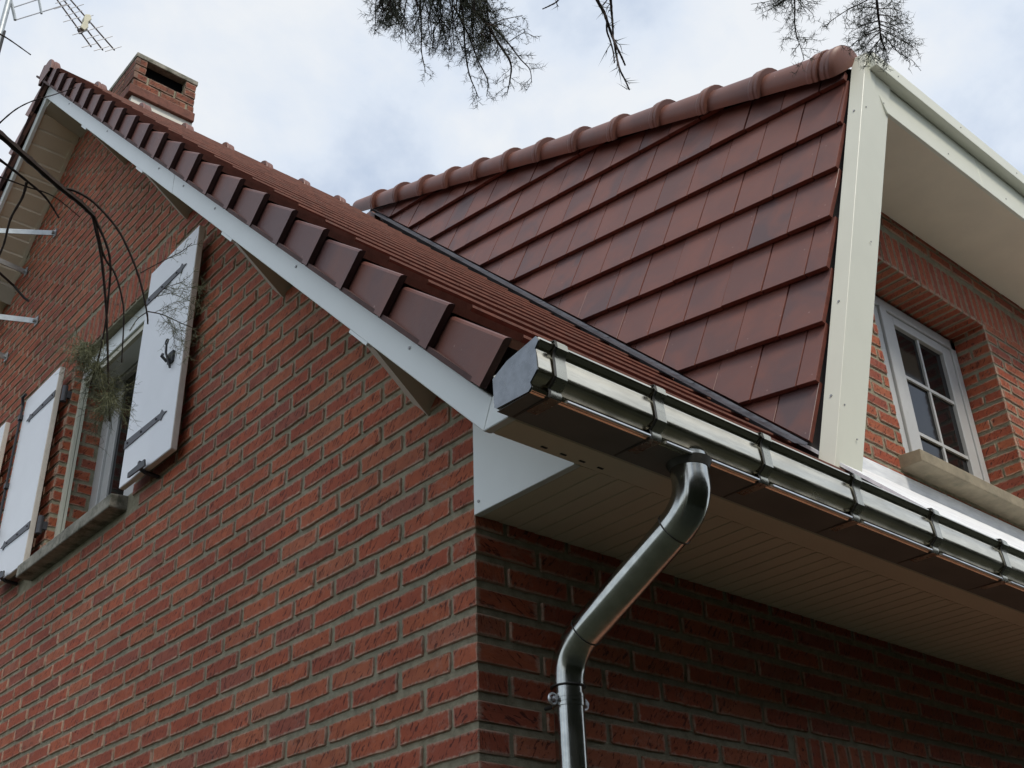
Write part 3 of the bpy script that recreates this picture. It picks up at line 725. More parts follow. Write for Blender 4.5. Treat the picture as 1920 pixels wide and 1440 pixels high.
# ridge tiles
def half_round(Ln, r, col=.03, seg=10, a0=-10, a1=190, extra=.014, thick=.014):
    """axis along local x, arch towards local z; a raised collar at the low end"""
    mb = MB()
    def ring(x, rr): return [(x, rr * math.cos(math.radians(a0 + (a1 - a0) * i / seg)), rr * math.sin(math.radians(a0 + (a1 - a0) * i / seg))) for i in range(seg + 1)]
    def shell(stations):
        for (xa, ra), (xb, rb) in zip(stations, stations[1:]):
            n0 = len(mb.v); mb.v += [Vector(p) for p in ring(xa, ra)] + [Vector(p) for p in ring(xb, rb)]
            for i in range(seg): mb.face([n0 + i, n0 + i + 1, n0 + seg + 2 + i, n0 + seg + 1 + i])
    shell([(0, r - thick), (0, r + extra), (.006, r + extra + .003), (.018, r + extra + .002), (.023, r + extra - .004), (.028, r + extra - .004), (.034, r + extra), (col + .012, r + extra - .002), (col + .03, r + .002), (col + .035, r), (Ln + .03, r - .012), (Ln + .03, r - thick - .012), (0, r - thick)])
    return mb
hr = half_round(.32, .078, extra=.028, col=.045).mesh('ridge_tile', clay_r, True)
endp = MB(); endp.prism([(-.325, YR + .082 * math.cos(a * math.pi / 10), 7.186 + .1 * math.sin(a * math.pi / 10)) for a in range(-1, 12)], [(-.32, YR + .086 * math.cos(a * math.pi / 10), 7.186 + .104 * math.sin(a * math.pi / 10)) for a in range(-1, 12)])
obj('ridge_end', endp, clay_r, roof)
x = -.325
while x < 6.5:
    o = link('ridge_tile', hr, roof); o.matrix_local = frame_m((x, YR, 7.186), (1, 0, 0), (0, 1, 0), (0, 0, 1)) @ Matrix.Rotation(rnd.uniform(-.012, .012), 4, 'Y'); x += .3165
# --- zinc apron before the dormer and lead soaker along the valley
obj('zinc_apron', MB().prism([(1.62, -.575, 2.902), (7.6, -.575, 2.902), (7.6, -.575, 2.885), (1.62, -.575, 2.885)], [(1.62, .118, 3.582), (7.6, .118, 3.582), (7.6, .118, 3.565), (1.62, .118, 3.565)]).box((1.8, .1125, 3.57), (7.6, .1175, 3.636)), zinc_a, roof)
# --- dormer cheek
def ck(u, v, d=0): return O2 + U * u + V * v - NN * d     # d outwards
def vline(u): return -.599 + .742 * (u + .413)            # valley
def rline(u): return 1.415 + .303 * (u + .353)            # foot of the capping
dormer = obj('dormer_cheek', MB().prism([ck(-.42, -.9, -.03), ck(4.35, 2.75, -.03), ck(4.3, 2.93, -.03), ck(-.38, 1.50, -.03)], [ck(-.42, -.9, -.06), ck(4.35, 2.75, -.06), ck(4.3, 2.93, -.06), ck(-.38, 1.50, -.06)]), underlay, house)
def clip(poly, f):         # keep f(p) >= 0
    R = []
    for i in range(len(poly)):
        a, b_ = poly[i], poly[(i + 1) % len(poly)]; fa, fb = f(a), f(b_)
        if fa >= 0: R.append(a)
        if fa * fb < 0: t_ = fa / (fa - fb); R.append((a[0] + (b_[0] - a[0]) * t_, a[1] + (b_[1] - a[1]) * t_))
    return R
CW, CG = .2178, .2838
for k in range(-2, 12):
    v0 = -.309 + CG * k; off = (.157 + .124 * k) % CW; u = -.46 - CW * 2 + off
    while u < 4.4:
        poly = [(u + .0026, v0), (u + CW - .0026, v0), (u + CW - .002, v0 + .30), (u + .002, v0 + .30)]
        edge = -.346 + rnd.uniform(-.003, .012)
        poly = clip(poly, lambda p: p[0] - edge + .0294 * (1.55 - p[1]))
        if len(poly) > 2: poly = clip(poly, lambda p: p[1] - vline(p[0]) - .006)
        if len(poly) > 2: poly = clip(poly, lambda p: rline(p[0]) + .03 - p[1])
        if len(poly) > 2 and max(p[0] for p in poly) - min(p[0] for p in poly) > .012 and max(p[1] for p in poly) - min(p[1] for p in poly) > .02:
            tl = rnd.uniform(-.002, .0025); A = []; B = []
            hgt = lambda v: .026 - .030 * (v - v0) / CG + tl
            for uu, vv in poly: 
                A.append(ck(uu, vv + (.0), hgt(vv))); B.append(ck(uu, vv, hgt(vv) - .024))
            mb = MB().prism(A, B, 0, 1); mb.m[0] = 0; mb.m[1] = 1
            o = obj('cheek_tile', mb, [clay, clay_n], dormer); bevel(o, .0014)
        u += CW
# lead soaker: strip lying in the valley, turned up against the cheek
sk = MB()
for i in range(7):
    ua, ub = -.40 + i * .63, -.40 + (i + 1) * .63 - .004
    pa, pb = ck(ua, vline(ua) - .009, .03), ck(ub, vline(ub) - .009, .03)
    qa, qb = ck(ua, vline(ua) - .025, .045), ck(ub, vline(ub) - .025, .045)
    ra, rb = qa + Vector((-.07, 0, -.012)), qb + Vector((-.07, 0, -.012))
    for a, b_, c_, d_ in ((pa, pb, qb, qa), (qa, qb, rb, ra)):
        nrm = (b_ - a).cross(d_ - a).normalized() * .002
        sk.hexa([a, b_, c_, d_, a + nrm, b_ + nrm, c_ + nrm, d_ + nrm])
obj('valley_soaker', sk, lead, dormer)
# cheek capping
ax0 = ck(-.335, rline(-.335) + .055, .01); ax1 = ck(4.2, rline(4.2) + .055, .01); AX = (ax1 - ax0).normalized()
upv = (-NN * .75 + V * .8); upv = (upv - AX * upv.dot(AX)).normalized()
Ltot = (ax1 - ax0).length; hc = half_round(.372, .095, .045, 12, -15, 165, .015).mesh('capping_tile', clay_r, True)
# arch must face up and outwards
sd = upv.cross(AX)
q = .075 - .372
dome = MB(); rows_ = []
for i in range(6):
    t_ = i / 5 * math.pi / 2; rr = .112 * math.cos(t_) + .001; dx_ = -.03 * math.sin(t_); n_ = len(dome.v)
    for a in range(13): an = math.radians(-15 + 180 * a / 12); dome.v.append(ax0 + AX * dx_ + upv.cross(AX) * rr * math.cos(an) + upv * rr * math.sin(an))
    rows_.append(n_)
for a_, b_ in zip(rows_, rows_[1:]):
    for i in range(12): dome.face([a_ + i, a_ + i + 1, b_ + i + 1, b_ + i])
obj('capping_end', dome, clay_r, dormer, True)
while q < Ltot:
    st = ax0 + AX * max(q, 0.0)
    o = link('capping_tile', hc, dormer)
    o.matrix_local = frame_m(st + upv * rnd.uniform(-.003, .003), AX, upv.cross(AX), upv)
    q += .372
# dormer roof behind the capping
dr = MB(); a = ck(-.33, rline(-.33) + .1, -.03); b_ = ck(4.25, rline(4.25) + .1, -.03)
dr.prism([a, (7.5, a.y, a.z), (7.5, a.y, a.z - .09), (a.x, a.y, a.z - .09)], [b_, (7.5, b_.y, b_.z), (7.5, b_.y, b_.z - .09), (b_.x, b_.y, b_.z - .09)])
obj('dormer_roof', dr, underlay, dormer)
# --- cream corner post of the dormer
def cor(z): return Vector((1.594 + .226 / .967 * (z - 3.367), -.086 - .114 / .967 * (z - 3.367), z))
post_top = 5.52
def post_ring(z):
    c0 = cor(z); wr = .172 + .035 * (z - 3.367) / 1.9; fw_ = Vector((0, -.993, -.117)) * .004
    g0 = c0 + U * .069; r0 = c0 + Vector((wr, 0, 0)); m0 = c0 + Vector((.085, 0, 0))
    return [c0 + fw_, g0 + fw_ * 0, g0 + Vector((.05, 0, 0)), r0 + Vector((0, .06, 0)), r0, m0, m0 + fw_]
post = bevel(obj('corner_post', MB().prism(post_ring(3.20), post_ring(post_top)), cream, house), .0012)
for z, dx, f_ in ((3.62, .03, 1), (3.50, .12, 1), (4.45, .13, 1), (5.18, .03, 1), (3.66, None, 0), (4.1, None, 0), (5.16, None, 0)):
    c0 = cor(z)
    if f_: p = c0 + Vector((dx, 0, 0)) + Vector((0, -.993, -.117)) * .004; d_ = Vector((0, -.993, -.117))
    else: p = c0 + U * .035; d_ = -NN
    obj('post_screw', MB().tube([p, p + d_ * .003], .0055 if not f_ else .0035, 8), screw, post)
# --- dormer eaves: stepped boards and soffit
ZS = 5.233
pA_, pB_, pC_ = at(1665, 213, 1, -.317), at(1645, 172, 1, -.317), at(1646, 145, 1, -.317)
bevel(obj('dormer_fascia', MB().ext([(pA_.x, ZS), (3.055, ZS), (3.055, 5.45), (pC_.x, 5.45), (pB_.x, pB_.z)], 1, -.317, -.30), cream, house), .002)
bevel(obj('dormer_fascia', MB().ext([(-.317, ZS), (-.30, ZS), (-.30, 5.45), (-.317, 5.45)], 0, 3.058, 7.5), cream, house), .002)
bevel(obj('dormer_top_trim', MB().ext([(-.372, 5.428), (-.3175, 5.428), (-.3175, 5.53), (-.372, 5.508)], 0, at(1643, 118, 1, -.372).x, 7.5), cream, house), .002)
obj('dormer_soffit', MB().hexa([(2.13, -.30, ZS + .004), (7.5, -.30, ZS + .004), (7.5, YW, ZS + .004), (2.11, YW, ZS + .004), (2.13, -.30, ZS + .02), (7.5, -.30, ZS + .02), (7.5, YW, ZS + .02), (2.11, YW, ZS + .02)]), soff, house)
for x in (2.2, 2.75, 3.3, 3.9, 4.5):
    obj('fascia_screw', MB().tube([(x, -.3195, ZS + .05), (x, -.317, ZS + .05)], .0035, 8), screw, house)
    obj('fascia_screw', MB().tube([(x + .1, -.3745, 5.47), (x + .1, -.372, 5.47)], .0035, 8), screw, house)
# --- dormer window
YF = .331
dwf = MB()
x0, x1, z0, z1 = DH
for a, b_ in (((x0, YF - .03, z0), (x0 + .05, YF + .03, z1 - .03)), ((3.615, YF - .03, z0), (3.665, YF + .03, z1 - .03)), ((x0, YF - .03, 4.80), (3.665, YF + .03, 4.857)), ((2.925, YF - .035, z0), (2.985, YF + .03, 4.80)), ((x0 + .05, YF - .03, z0), (3.615, YF + .03, z0 + .03))): dwf.box(a, b_)
dwin = bevel(obj('window', dwf, frame, house), .004, 2)
for xa, xb in ((2.99, 3.612), (2.575, 2.92)):
    s_ = MB(); t_ = .052 if xa < 2.9 else .068
    s_.box((xa, YF - .022, z0 + .03), (xa + t_, YF + .02, 4.795)).box((xb - t_ * 1.3, YF - .022, z0 + .03), (xb, YF + .02, 4.795)).box((xa + t_, YF - .022, 4.742), (xb - t_ * 1.3, YF + .02, 4.795)).box((xa + t_, YF - .022, z0 + .03), (xb - t_ * 1.3, YF + .02, z0 + .11))
    so_ = bevel(obj('sash', s_, frame, dwin), .004, 2)
    ga, gb = xa + t_, xb - t_ * 1.3
    obj('pane', MB().box((ga - .005, YF + .0, z0 + .1), (gb + .005, YF + .005, 4.75)), glass, dwin)
    xm = (ga + gb) / 2
    obj('glazing_bar', MB().box((xm - .009, YF - .012, z0 + .11), (xm + .009, YF - .001, 4.742)), frame, dwin)
    for z in (4.44, 4.12): obj('glazing_bar', MB().box((ga, YF - .0135, z - .009), (gb, YF - .002, z + .009)), frame, dwin)
obj('frame_joint', MB().box((3.668, YF - .02, z0), (3.676, YF + .05, z1)), mortar, dwin)
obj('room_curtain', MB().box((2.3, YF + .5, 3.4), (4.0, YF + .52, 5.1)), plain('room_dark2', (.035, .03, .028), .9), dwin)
bevel(obj('sill', MB().prism([(2.45, .018, 3.672), (2.45, .018, 3.728), (2.45, .30, 3.75), (2.45, .30, 3.672)], [(3.76, .018, 3.672), (3.76, .018, 3.728), (3.76, .30, 3.75), (3.76, .30, 3.672)]), stone, dwin), .004, 2)
# --- chimney
cy = 4.35; cx0, cx1 = .375, .862; cyb = 4.86
ch = obj('chimney', MB().box((cx0 + .012, cy + .012, 7.84), (cx1 - .012, cyb - .012, 7.985)).box((cx0 + .012, cy + .012, 7.985), (cx0 + .085, cyb - .012, 8.128)).box((cx1 - .085, cy + .012, 7.985), (cx1 - .012, cyb - .012, 8.128)).box((cx0 + .085, cyb - .03, 7.985), (cx1 - .085, cyb - .012, 8.128)), mortar, house)
obj('chimney_base', MB().box((cx0 + .015, cy + .012, 7.0), (cx1 + .012, cyb - .01, 7.756)), render_w, ch)
bevel(obj('chimney_cap', MB().box((cx0 - .004, cy - .006, 8.128), (cx1 + .01, cyb + .006, 8.172)), sill2, ch), .006, 2)
bevel(obj('corbel_course', MB().box((cx0 - .02, cy - .016, 7.756), (cx1 + .014, cyb + .0, 7.838)), plain('corbel_brick', (.15, .055, .036), .85, 0, .3, 25, .6), ch), .005, 2)
obj('flue_shade_fill', MB().box((cx0 + .086, cy + .06, 7.986), (cx1 - .086, cy + .4, 8.127)), dark, ch)  # near-black block fills the opening and paints the shade inside it
obj('flue_shade_fill', MB().box((cx0 + .09, cy + .02, 7.986), (cx1 - .09, cyb - .03, 7.99)), dark, ch)
S = []
for r_ in range(2):
    zc = 7.84 + r_ * .073 + .036
    x = cx0 - (.1 if r_ % 2 else 0)
    while x < cx1 - .02:
        a, b_ = max(x, cx0), min(x + .205, cx1)
        if b_ - a > .03: S.append((((a + b_) / 2, cy, zc), (-1, 0, 0), (0, -1, 0), Zv, round((b_ - a) / .01) * .01, .064, .03))
        x += .22
    y = cy + (.0 if r_ % 2 else .11)
    while y < cyb - .02:
        a, b_ = y, min(y + .205, cyb)
        if b_ - a > .03: S.append(((cx0, (a + b_) / 2, zc), (0, 1, 0), (-1, 0, 0), Zv, round((b_ - a) / .01) * .01, .064, .03))
        y += .22
for a, b_ in ((cx0, cx0 + .085), (cx1 - .085, cx1)):
    for z in (8.02, 8.093): S.append((((a + b_) / 2, cy, z), (-1, 0, 0), (0, -1, 0), Zv, .085, .064, .03))
for z in (8.02, 8.093):
    for y in (cy + .1, cy + .32): S.append(((cx0, y, z), (0, 1, 0), (-1, 0, 0), Zv, .205, .064, .03))
lay(ch, S, 300, brickC)
# ------------------------------------------------------------------ antenna mast on stand-off arms
ant = thing('tv_antenna', 'aluminium rooftop aerial with cross rods on a mast held off the gable', 'antenna', (-.56, 4.5, 4.6))
ant.location = (0, 0, 0)
mast_x = at(9, 30, 1, 4.5)
mx_ = mast_x.x
obj('mast', MB().tube([(mx_, 4.5, 4.7), (mx_, 4.5, 8.7)], .021, 12), galv, ant, True)
A_ = lambda x, y, dy=0: at(x / 8, y / 8, 1, 4.5 + dy)
def rodset(name, segs, r, mat, k=6, dy=0):
    m_ = MB()
    for a, b_ in segs: m_.tube([A_(*a, dy), A_(*b_, dy)], r, k)
    return obj(name, m_, mat, ant, True)
for a, b_ in (((700, -220), (1370, 705)), ((800, -200), (1545, 755)), ((860, -230), (1720, 755))):
    rodset('boom_rod', [(a, b_)], .0058, ant_d, 6)
for a, b_ in (((835, 50), (1030, -10)), ((815, 135), (1060, 58)), ((1020, 138), (1255, 65)), ((985, 237), (1230, 158)), ((950, 330), (1205, 253)), ((1290, 262), (1400, 228)), ((1130, 415), (1365, 340)), ((1090, 525), (1545, 390)), ((1310, 577), (1485, 522)), ((1465, 610), (1685, 545)), ((1228, 712), (1450, 650)), ((1410, 762), (1635, 695)), ((1580, 772), (1820, 698))):
    rodset('element_rod', [(a, b_)], .0032, ant_m, 5, -.012)
for a, b_ in (((215, 108), (560, -5)), ((235, 300), (1000, 65))): rodset('reflector_rod', [(a, b_)], .0042, ant_m, 6)
rodset('reflector_bar', [((575, -40), (622, 205))], .009, galv, 6); rodset('reflector_bar', [((160, -10), (228, 300))], .012, galv, 6)
pb = [A_(x, y) for x, y in ((1262, 245), (1330, 250), (1355, 320), (1300, 360), (1305, 440), (1245, 485), (1190, 440), (1215, 380), (1235, 350), (1240, 290))]
bevel(obj('balun_box', MB().prism([p + Vector((0, -.03, 0)) for p in pb], [p + Vector((0, .02, 0)) for p in pb]), plastic, ant), .004, 2)
obj('balun_cap', MB().tube([A_(1185, 440), A_(1215, 495)], .017, 8), ant_d, ant, True)
for (wx, wy), (ex, ez) in (((103, 437), (4.5, 6.16)), ((68, 602), (4.5, 5.56)), ((48, 510), (4.5, 6.10)), ((11, 670), (4.5, 5.50))):
    p = at(wx, wy, 0, -.008); q = Vector((mx_ + .0, 4.5, ez)); d_ = (q - p).normalized(); sd = d_.cross(Vector((0, 0, 1))).normalized(); u_ = sd.cross(d_).normalized()
    a = [p + sd * .003 * i + u_ * .018 * j for i, j in ((-1, -1), (1, -1), (1, 1), (-1, 1))]; b_ = [v + (q - p) for v in a]
    arm = obj('stand_off_arm', MB().prism(a, b_), galv, ant)
    obj('arm_bolt', MB().tube([p + Vector((-.02, -.0, 0)), p + Vector((.01, 0, 0))], .011, 8).box(p + Vector((-.002, -.02, -.03)), p + Vector((.004, .02, .03))), galv, arm)
p0 = at(54, 565, 0, -.01)
obj('coax_cable', MB().tube([p0, p0 + Vector((-.03, .01, .02)), at(25, 535, 0, -.12), at(-5, 508, 0, -.26), (mx_ + .02, 4.5, 6.1), (mx_ + .022, 4.48, 7.9)], .008, 7), cable_m, ant, True)
# ------------------------------------------------------------------ tamarisk-like tree over the photographer
tree = thing('tamarisk_tree', 'feathery tree whose bare twigs and scale-leaved sprays hang in front of the house', 'tree', (0, 0, 0))
TR = Vector((-4.0, -2.0, 0))
obj('trunk', MB().tube([TR, TR + Vector((.03, .05, 1.2)), TR + Vector((.0, .02, 2.4)), TR + Vector((.1, .1, 3.4))], [.17, .14, .12, .1], 12), barkL, tree, True)
crotch = TR + Vector((.1, .1, 3.3))
def crv(P, n=6):          # Catmull-Rom through the points
    P = [Vector(p) for p in P]; Q = [P[0] * 2 - P[1]] + P + [P[-1] * 2 - P[-2]]; R = []
    for i in range(1, len(Q) - 2):
        for j in range(n):
            t_ = j / n; a, b_, c_, d_ = Q[i - 1], Q[i], Q[i + 1], Q[i + 2]
            R.append(.5 * ((2 * b_) + (c_ - a) * t_ + (2 * a - 5 * b_ + 4 * c_ - d_) * t_ ** 2 + (3 * b_ - a - 3 * c_ + d_) * t_ ** 3))
    R.append(P[-1]); return R
def perp(d): 
    v = d.cross(Vector((rnd.uniform(-1, 1), rnd.uniform(-1, 1), rnd.uniform(-1, 1)))); return v.normalized()
def twiglet(mb, p, d, ln, r, droop=.15, k=3, n=3):
    P = [p.copy()]; dd = d.normalized()
    for i in range(n):
        dd = (dd + perp(dd) * .22 + Vector((0, 0, -droop))).normalized(); P.append(P[-1] + dd * ln / n)
    mb.tube(P, [r * (1 - .6 * i / n) for i in range(n + 1)], k, cap=False); return P
def dress(mb, P, ln, step, r, lvl, spread=.9, lo_=0.0, droop=.15):
    """side twigs along a path, and twigs on those"""
    acc = 0; tot = sum((b_ - a).length for a, b_ in zip(P, P[1:])) or 1; run = 0
    for a, b_ in zip(P, P[1:]):
        seg = (b_ - a).length; d = (b_ - a).normalized() if seg > 0 else Vector((0, 0, -1)); acc += seg; run += seg
        while acc > step:
            acc -= step * rnd.uniform(.7, 1.3)
            if run / tot < lo_: continue
            q = (d * rnd.uniform(.35, .9) + perp(d) * spread).normalized()
            l = ln * rnd.uniform(.5, 1.15) * (1.1 - .4 * run / tot)
            T = twiglet(mb, a + (b_ - a) * rnd.random(), q, l, r, droop)
            if lvl > 0: dress(mb, T, l * .42, step * .62, r * .72, lvl - 1, spread, .1, droop)
            if NEED[0]: needles(mb, T, NEED[0], NEED[1], NEED[2])
def needles(mb, P, ln, step, r):
    for a, b_ in zip(P, P[1:]):
        d = b_ - a; n_ = max(1, int(d.length / step + rnd.random()))
        for i in range(n_):
            p = a + d * rnd.random(); q = (d.normalized() * rnd.uniform(.5, 1.1) + perp(d)).normalized(); e = p + q * ln * rnd.uniform(.5, 1.2)
            s1_ = perp(q) * r; s2_ = q.cross(s1_); k0 = len(mb.v)
            mb.v += [p + s1_, p - s1_ * .5 + s2_ * .87, p - s1_ * .5 - s2_ * .87, e]
            mb.face([k0, k0 + 1, k0 + 3]); mb.face([k0 + 1, k0 + 2, k0 + 3]); mb.face([k0 + 2, k0, k0 + 3])
NEED = [0, 0, 0]
def stem(name, pts, r0, r1, mat, ln=None, step=.02, lvl=1, spread=.9, lo_=0, tr=.0008, fol=None, k=6, droop=.15):
    P = crv([away(*p) for p in pts]); n_ = len(P)
    knob = [r0 + (r1 - r0) * i / (n_ - 1) for i in range(n_)]
    knob = [r_ * (1.18 if i % 3 == 0 else 1) for i, r_ in enumerate(knob)]
    obj(name, MB().tube(P, knob, k), mat, tree, True)
    if ln:
        dress(fol, P, ln, step, tr, lvl, spread, lo_, droop)
    return P
def limb(P, r0=.04, r1=.012): obj('limb', MB().tube(crv(P, 5), [r0 + (r1 - r0) * i / (5 * (len(P) - 1)) for i in range(5 * (len(P) - 1) + 1)], 9), barkL, tree, True)
# long bare branches at the left
D1 = 1.7
mainL = stem('branch', [(-140, 120, D1), (-60, 205, D1), (0, 252, D1), (55, 300, D1), (112, 350, D1), (150, 380, D1), (176, 405, D1)], .0055, .0038, bark)
fl = MB()
stem('branch', [(172, 398, D1), (188, 470, D1), (196, 540, D1), (200, 600, D1), (203, 700, D1), (205, 790, D1)], .0022, .0012, bark, .05, .03, 1, .8, .65, .0007, fl)
stem('branch', [(176, 405, D1), (200, 460, D1), (207, 500, D1), (203, 560, D1), (198, 605, D1), (185, 670, D1), (168, 725, D1)], .0019, .001, bark, .05, .028, 1, .8, .6, .0007, fl)
stem('branch', [(178, 415, D1), (195, 480, D1), (215, 512, D1), (229, 560, D1), (232, 600, D1), (228, 680, D1)], .0017, .0009, bark)
stem('branch', [(118, 354, D1), (135, 356, D1), (160, 368, D1), (185, 388, D1), (222, 432, D1), (250, 490, D1), (266, 540, D1), (276, 590, D1), (277, 608, D1)], .0022, .0011, bark)
stem('branch', [(263, 512, D1), (300, 492, D1), (340, 472, D1), (360, 456, D1)], .0008, .0005, bark, .045, .009, 2, .7, .45, .0005, fl, 5, .0)
stem('branch', [(277, 584, D1), (305, 590, D1), (340, 606, D1), (370, 618, D1)], .0009, .0005, bark, .085, .007, 2, .9, .02, .00045, fl, 5, -.05)
stem('branch', [(277, 584, D1), (258, 598, D1), (243, 620, D1)], .0008, .0005, bark, .03, .012, 1, .9, .0, .0005, fl, 5)
stem('branch', [(290, 560, D1), (310, 540, D1), (340, 530, D1)], .0006, .0004, bark, .055, .007, 2, .9, .0, .0005, fl, 4, 0)
stem('branch', [(-30, 282, D1), (0, 300, D1), (45, 335, D1), (85, 370, D1), (111, 409, D1)], .0022, .0012, bark)
stem('branch', [(-30, 325, D1), (0, 332, D1), (50, 350, D1), (100, 368, D1), (150, 407, D1)], .0013, .0006, bark)
stem('branch', [(50, 342, D1), (42, 370, D1), (20, 410, D1), (8, 455, D1), (-6, 490, D1)], .0018, .0012, bark)
stem('branch', [(-20, 250, D1), (0, 230, D1), (30, 205, D1), (62, 189, D1), (100, 178, D1), (142, 164, D1)], .0011, .0005, bark)
stem('branch', [(-30, 48, D1), (0, 64, D1), (20, 76, D1), (58, 103, D1)], .0013, .0007, bark)
# hazy olive sprays before the gable window
for cx_, cy_, nn_, rr in ((158, 662, 34, 56), (205, 755, 40, 56), (180, 700, 24, 66)):
    for i in range(nn_):
        x_ = cx_ + rnd.gauss(0, rr * .45); y_ = cy_ + rnd.gauss(0, rr * .55); dd = D1 + rnd.uniform(-.05, .05)
        stem('twig', [(cx_ + rnd.uniform(-8, 8), cy_ - 20, D1), ((cx_ + x_) / 2, (cy_ + y_) / 2 + 5, dd), (x_, y_, dd)], .0006, .0003, leaf, .042, .01, 1, .9, .1, .00036, fl, 4)
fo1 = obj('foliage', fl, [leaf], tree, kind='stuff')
limb([crotch, (-3.2, -1.5, 3.6), (-2.7, -1.2, 3.1), mainL[0]], .035, .007)
# dense spray at the top
D2 = 2.2; fd = MB(); NEED[:] = [.013, .0042, .00042]
tops = []
def sp(pts, r0=.0022, r1=.0007, ln=.05, step=.014, lvl=2, **k_):
    dj = D2 + rnd.uniform(-.12, .12)
    tops.append(stem('branch', [(x_, y_, dj) for x_, y_ in pts], r0, r1, bark, ln * 1.1, step * .85, min(lvl, 1), .95, 0, .00055, fd, 5, **k_)[0])
sp([(840, -60), (870, 0), (905, 35), (935, 82), (957, 118), (956, 150), (950, 178)], .004, .0008, .045, .012)
sp([(900, 28), (945, 72), (975, 110), (993, 130), (997, 155)], .002, .0006, .035)
sp([(855, -40), (868, 30), (872, 95), (880, 140), (890, 165), (898, 185)], .0022, .0006, .04)
sp([(850, 10), (880, 70), (895, 110), (912, 145), (915, 160), (912, 181)], .0018, .0006, .035)
sp([(785, -40), (788, 0), (790, 60), (790, 95), (796, 125), (798, 137)], .002, .0006, .045)
sp([(708, -40), (705, 0), (704, 35), (702, 65)], .0014, .0005, .04)
sp([(760, 10), (755, 40), (735, 47), (720, 57)], .001, .0005, .03)
sp([(955, 78), (970, 68), (985, 62), (1008, 72)], .001, .0005, .025)
sp([(915, 50), (940, 38), (960, 33), (980, 29)], .001, .0005, .03)
sp([(890, 18), (920, 22), (938, 18), (949, 14)], .001, .0005, .025)
def yend(x_): return 45 if x_ < 750 else (95 if x_ < 800 else (105 if x_ < 880 else 85))
for i in range(50):
    x_ = rnd.uniform(692, 915); xe = x_ + rnd.uniform(-25, 30); ye = yend(xe) * rnd.uniform(.55, 1.05)
    sp([(x_ + rnd.uniform(-30, 30), -50), (x_, ye * .2), ((x_ + xe) / 2 + rnd.uniform(-8, 8), ye * .6), (xe, ye)], .0014, .0005, .042, .014)
for i in range(16):
    x_ = rnd.uniform(880, 985); y_ = rnd.uniform(40, 120)
    sp([(900 + (x_ - 900) * .4, 25 + (y_ - 25) * .4), (x_, y_)] if False else [(905 + (x_ - 905) * .35, 35 + (y_ - 35) * .35), ((905 + x_) / 2 + 8, (35 + y_) / 2), (x_, y_)], .0009, .0004, .03, .013)
# sprays at the right
D3 = 2.3
def sp3(pts, r0=.0022, r1=.0006, ln=.06, step=.011, lvl=2, **k_):
    dj = D3 + rnd.uniform(-.04, .04)
    tops.append(stem('branch', [(x_, y_, dj) for x_, y_ in pts], r0, r1, bark, ln * 1.25, step * .8, 1, 1.1, 0, .00055, fd, 5, **k_)[0])
sp3([(1486, -50), (1490, 0), (1490, 42), (1493, 65), (1500, 85), (1508, 112)], .0017, .0005, .042, .013)
for x_, y_ in ((1408, 8), (1425, 16), (1440, 20), (1455, 8), (1470, 30), (1512, 22), (1524, 26), (1530, 8), (1445, 3), (1430, 24)): sp3([(1489, -15 + rnd.uniform(-10, 10)), ((1489 + x_) / 2, y_ * .5 - 4), (x_, y_)], .0009, .0004, .022, .014, 1)
sp3([(1490, 74), (1480, 72), (1472, 75)], .0006, .0004, .016, .01, 1); sp3([(1494, 72), (1505, 70), (1520, 71)], .0006, .0004, .016, .01, 1)
sp3([(1498, 82), (1492, 92), (1482, 104)], .0006, .0004, .01, .012, 0)
sp3([(1640, -60), (1643, -10), (1647, 30), (1650, 55), (1652, 75), (1662, 95)], .003, .001, .05, .009)
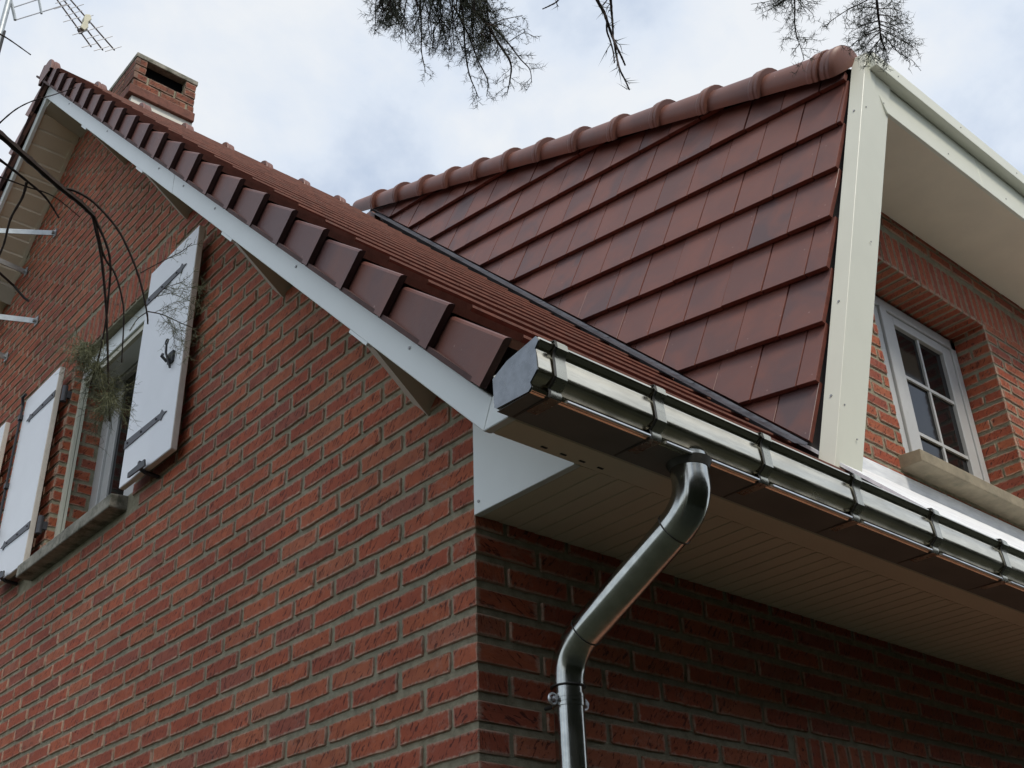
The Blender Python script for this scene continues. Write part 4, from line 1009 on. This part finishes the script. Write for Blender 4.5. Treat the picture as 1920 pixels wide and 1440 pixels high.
for x_, y_ in ((1600, 20), (1612, 38), (1620, 8), (1690, 22), (1678, 40), (1700, 42), (1592, 62), (1600, 82), (1588, 92), (1618, 98), (1640, 112), (1700, 62), (1712, 88), (1722, 95), (1690, 105), (1668, 118), (1625, 58), (1625, 118), (1705, 75)):
    b0 = 5 + y_ * .55; sp3([(1644 + y_ * .08, b0), ((1648 + x_) / 2, (b0 + y_) / 2 - 4), (x_, y_)], .001, .0004, .034, .012, 1)
sp3([(1640, -8), (1615, 6), (1590, 18), (1560, 38), (1549, 50), (1540, 47)], .0012, .0004, .03, .014, 1)
sp3([(1672, 88), (1690, 102), (1710, 113), (1727, 133)], .0007, .0004, .02, .02, 0)
sp3([(1705, 112), (1706, 122), (1703, 130)], .0005, .0003, .01, .02, 0)
# near twig bundle, top centre
D4 = 1.05
def sp4(pts, r0=.0013, r1=.0007): tops.append(stem('twig', [(x_, y_, D4 + rnd.uniform(-.02, .02)) for x_, y_ in pts], r0, r1, bark, .012, .02, 0, .5, 0, .0005, fd, 6)[0])
sp4([(1112, -30), (1120, 0), (1132, 22), (1140, 45), (1148, 68), (1155, 85), (1166, 108), (1172, 122)], .0016, .0007)
sp4([(1140, -30), (1145, 0), (1147, 25), (1149, 50), (1150, 72), (1155, 85)], .0013, .0006)
sp4([(1138, 38), (1138, 58), (1144, 76), (1150, 98), (1152, 118)], .0009, .0005)
sp4([(1152, 80), (1156, 105), (1162, 130), (1172, 150), (1180, 168)], .001, .0006)
sp4([(1060, -20), (1045, 2), (1030, 11), (1017, 17)], .0008, .0005)
sp4([(1130, 10), (1136, 3), (1142, -6)], .0006, .0004)
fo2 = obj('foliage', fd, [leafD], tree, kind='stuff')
limb([crotch, (-3.3, -2.0, 4.0), (-2.2, -1.9, 4.1), away(880, -160, 2.25), away(1300, -200, 2.3), away(1640, -60, 2.3)], .07, .006)
limb([(-2.2, -1.9, 4.1), away(1100, -500, 1.6), away(1125, -60, 1.05)], .02, .002)
for tp in tops[::3]:
    pr_ = project(tp)
    if pr_[1] < -20:
        hub = away(880 + (pr_[0] - 880) * .9, -160, (tp - CAM).length)
        obj('twig', MB().tube([tp, (tp + hub) / 2 + Vector((0, 0, .01)), hub], [.0016, .002, .003], 5), bark, tree, True)
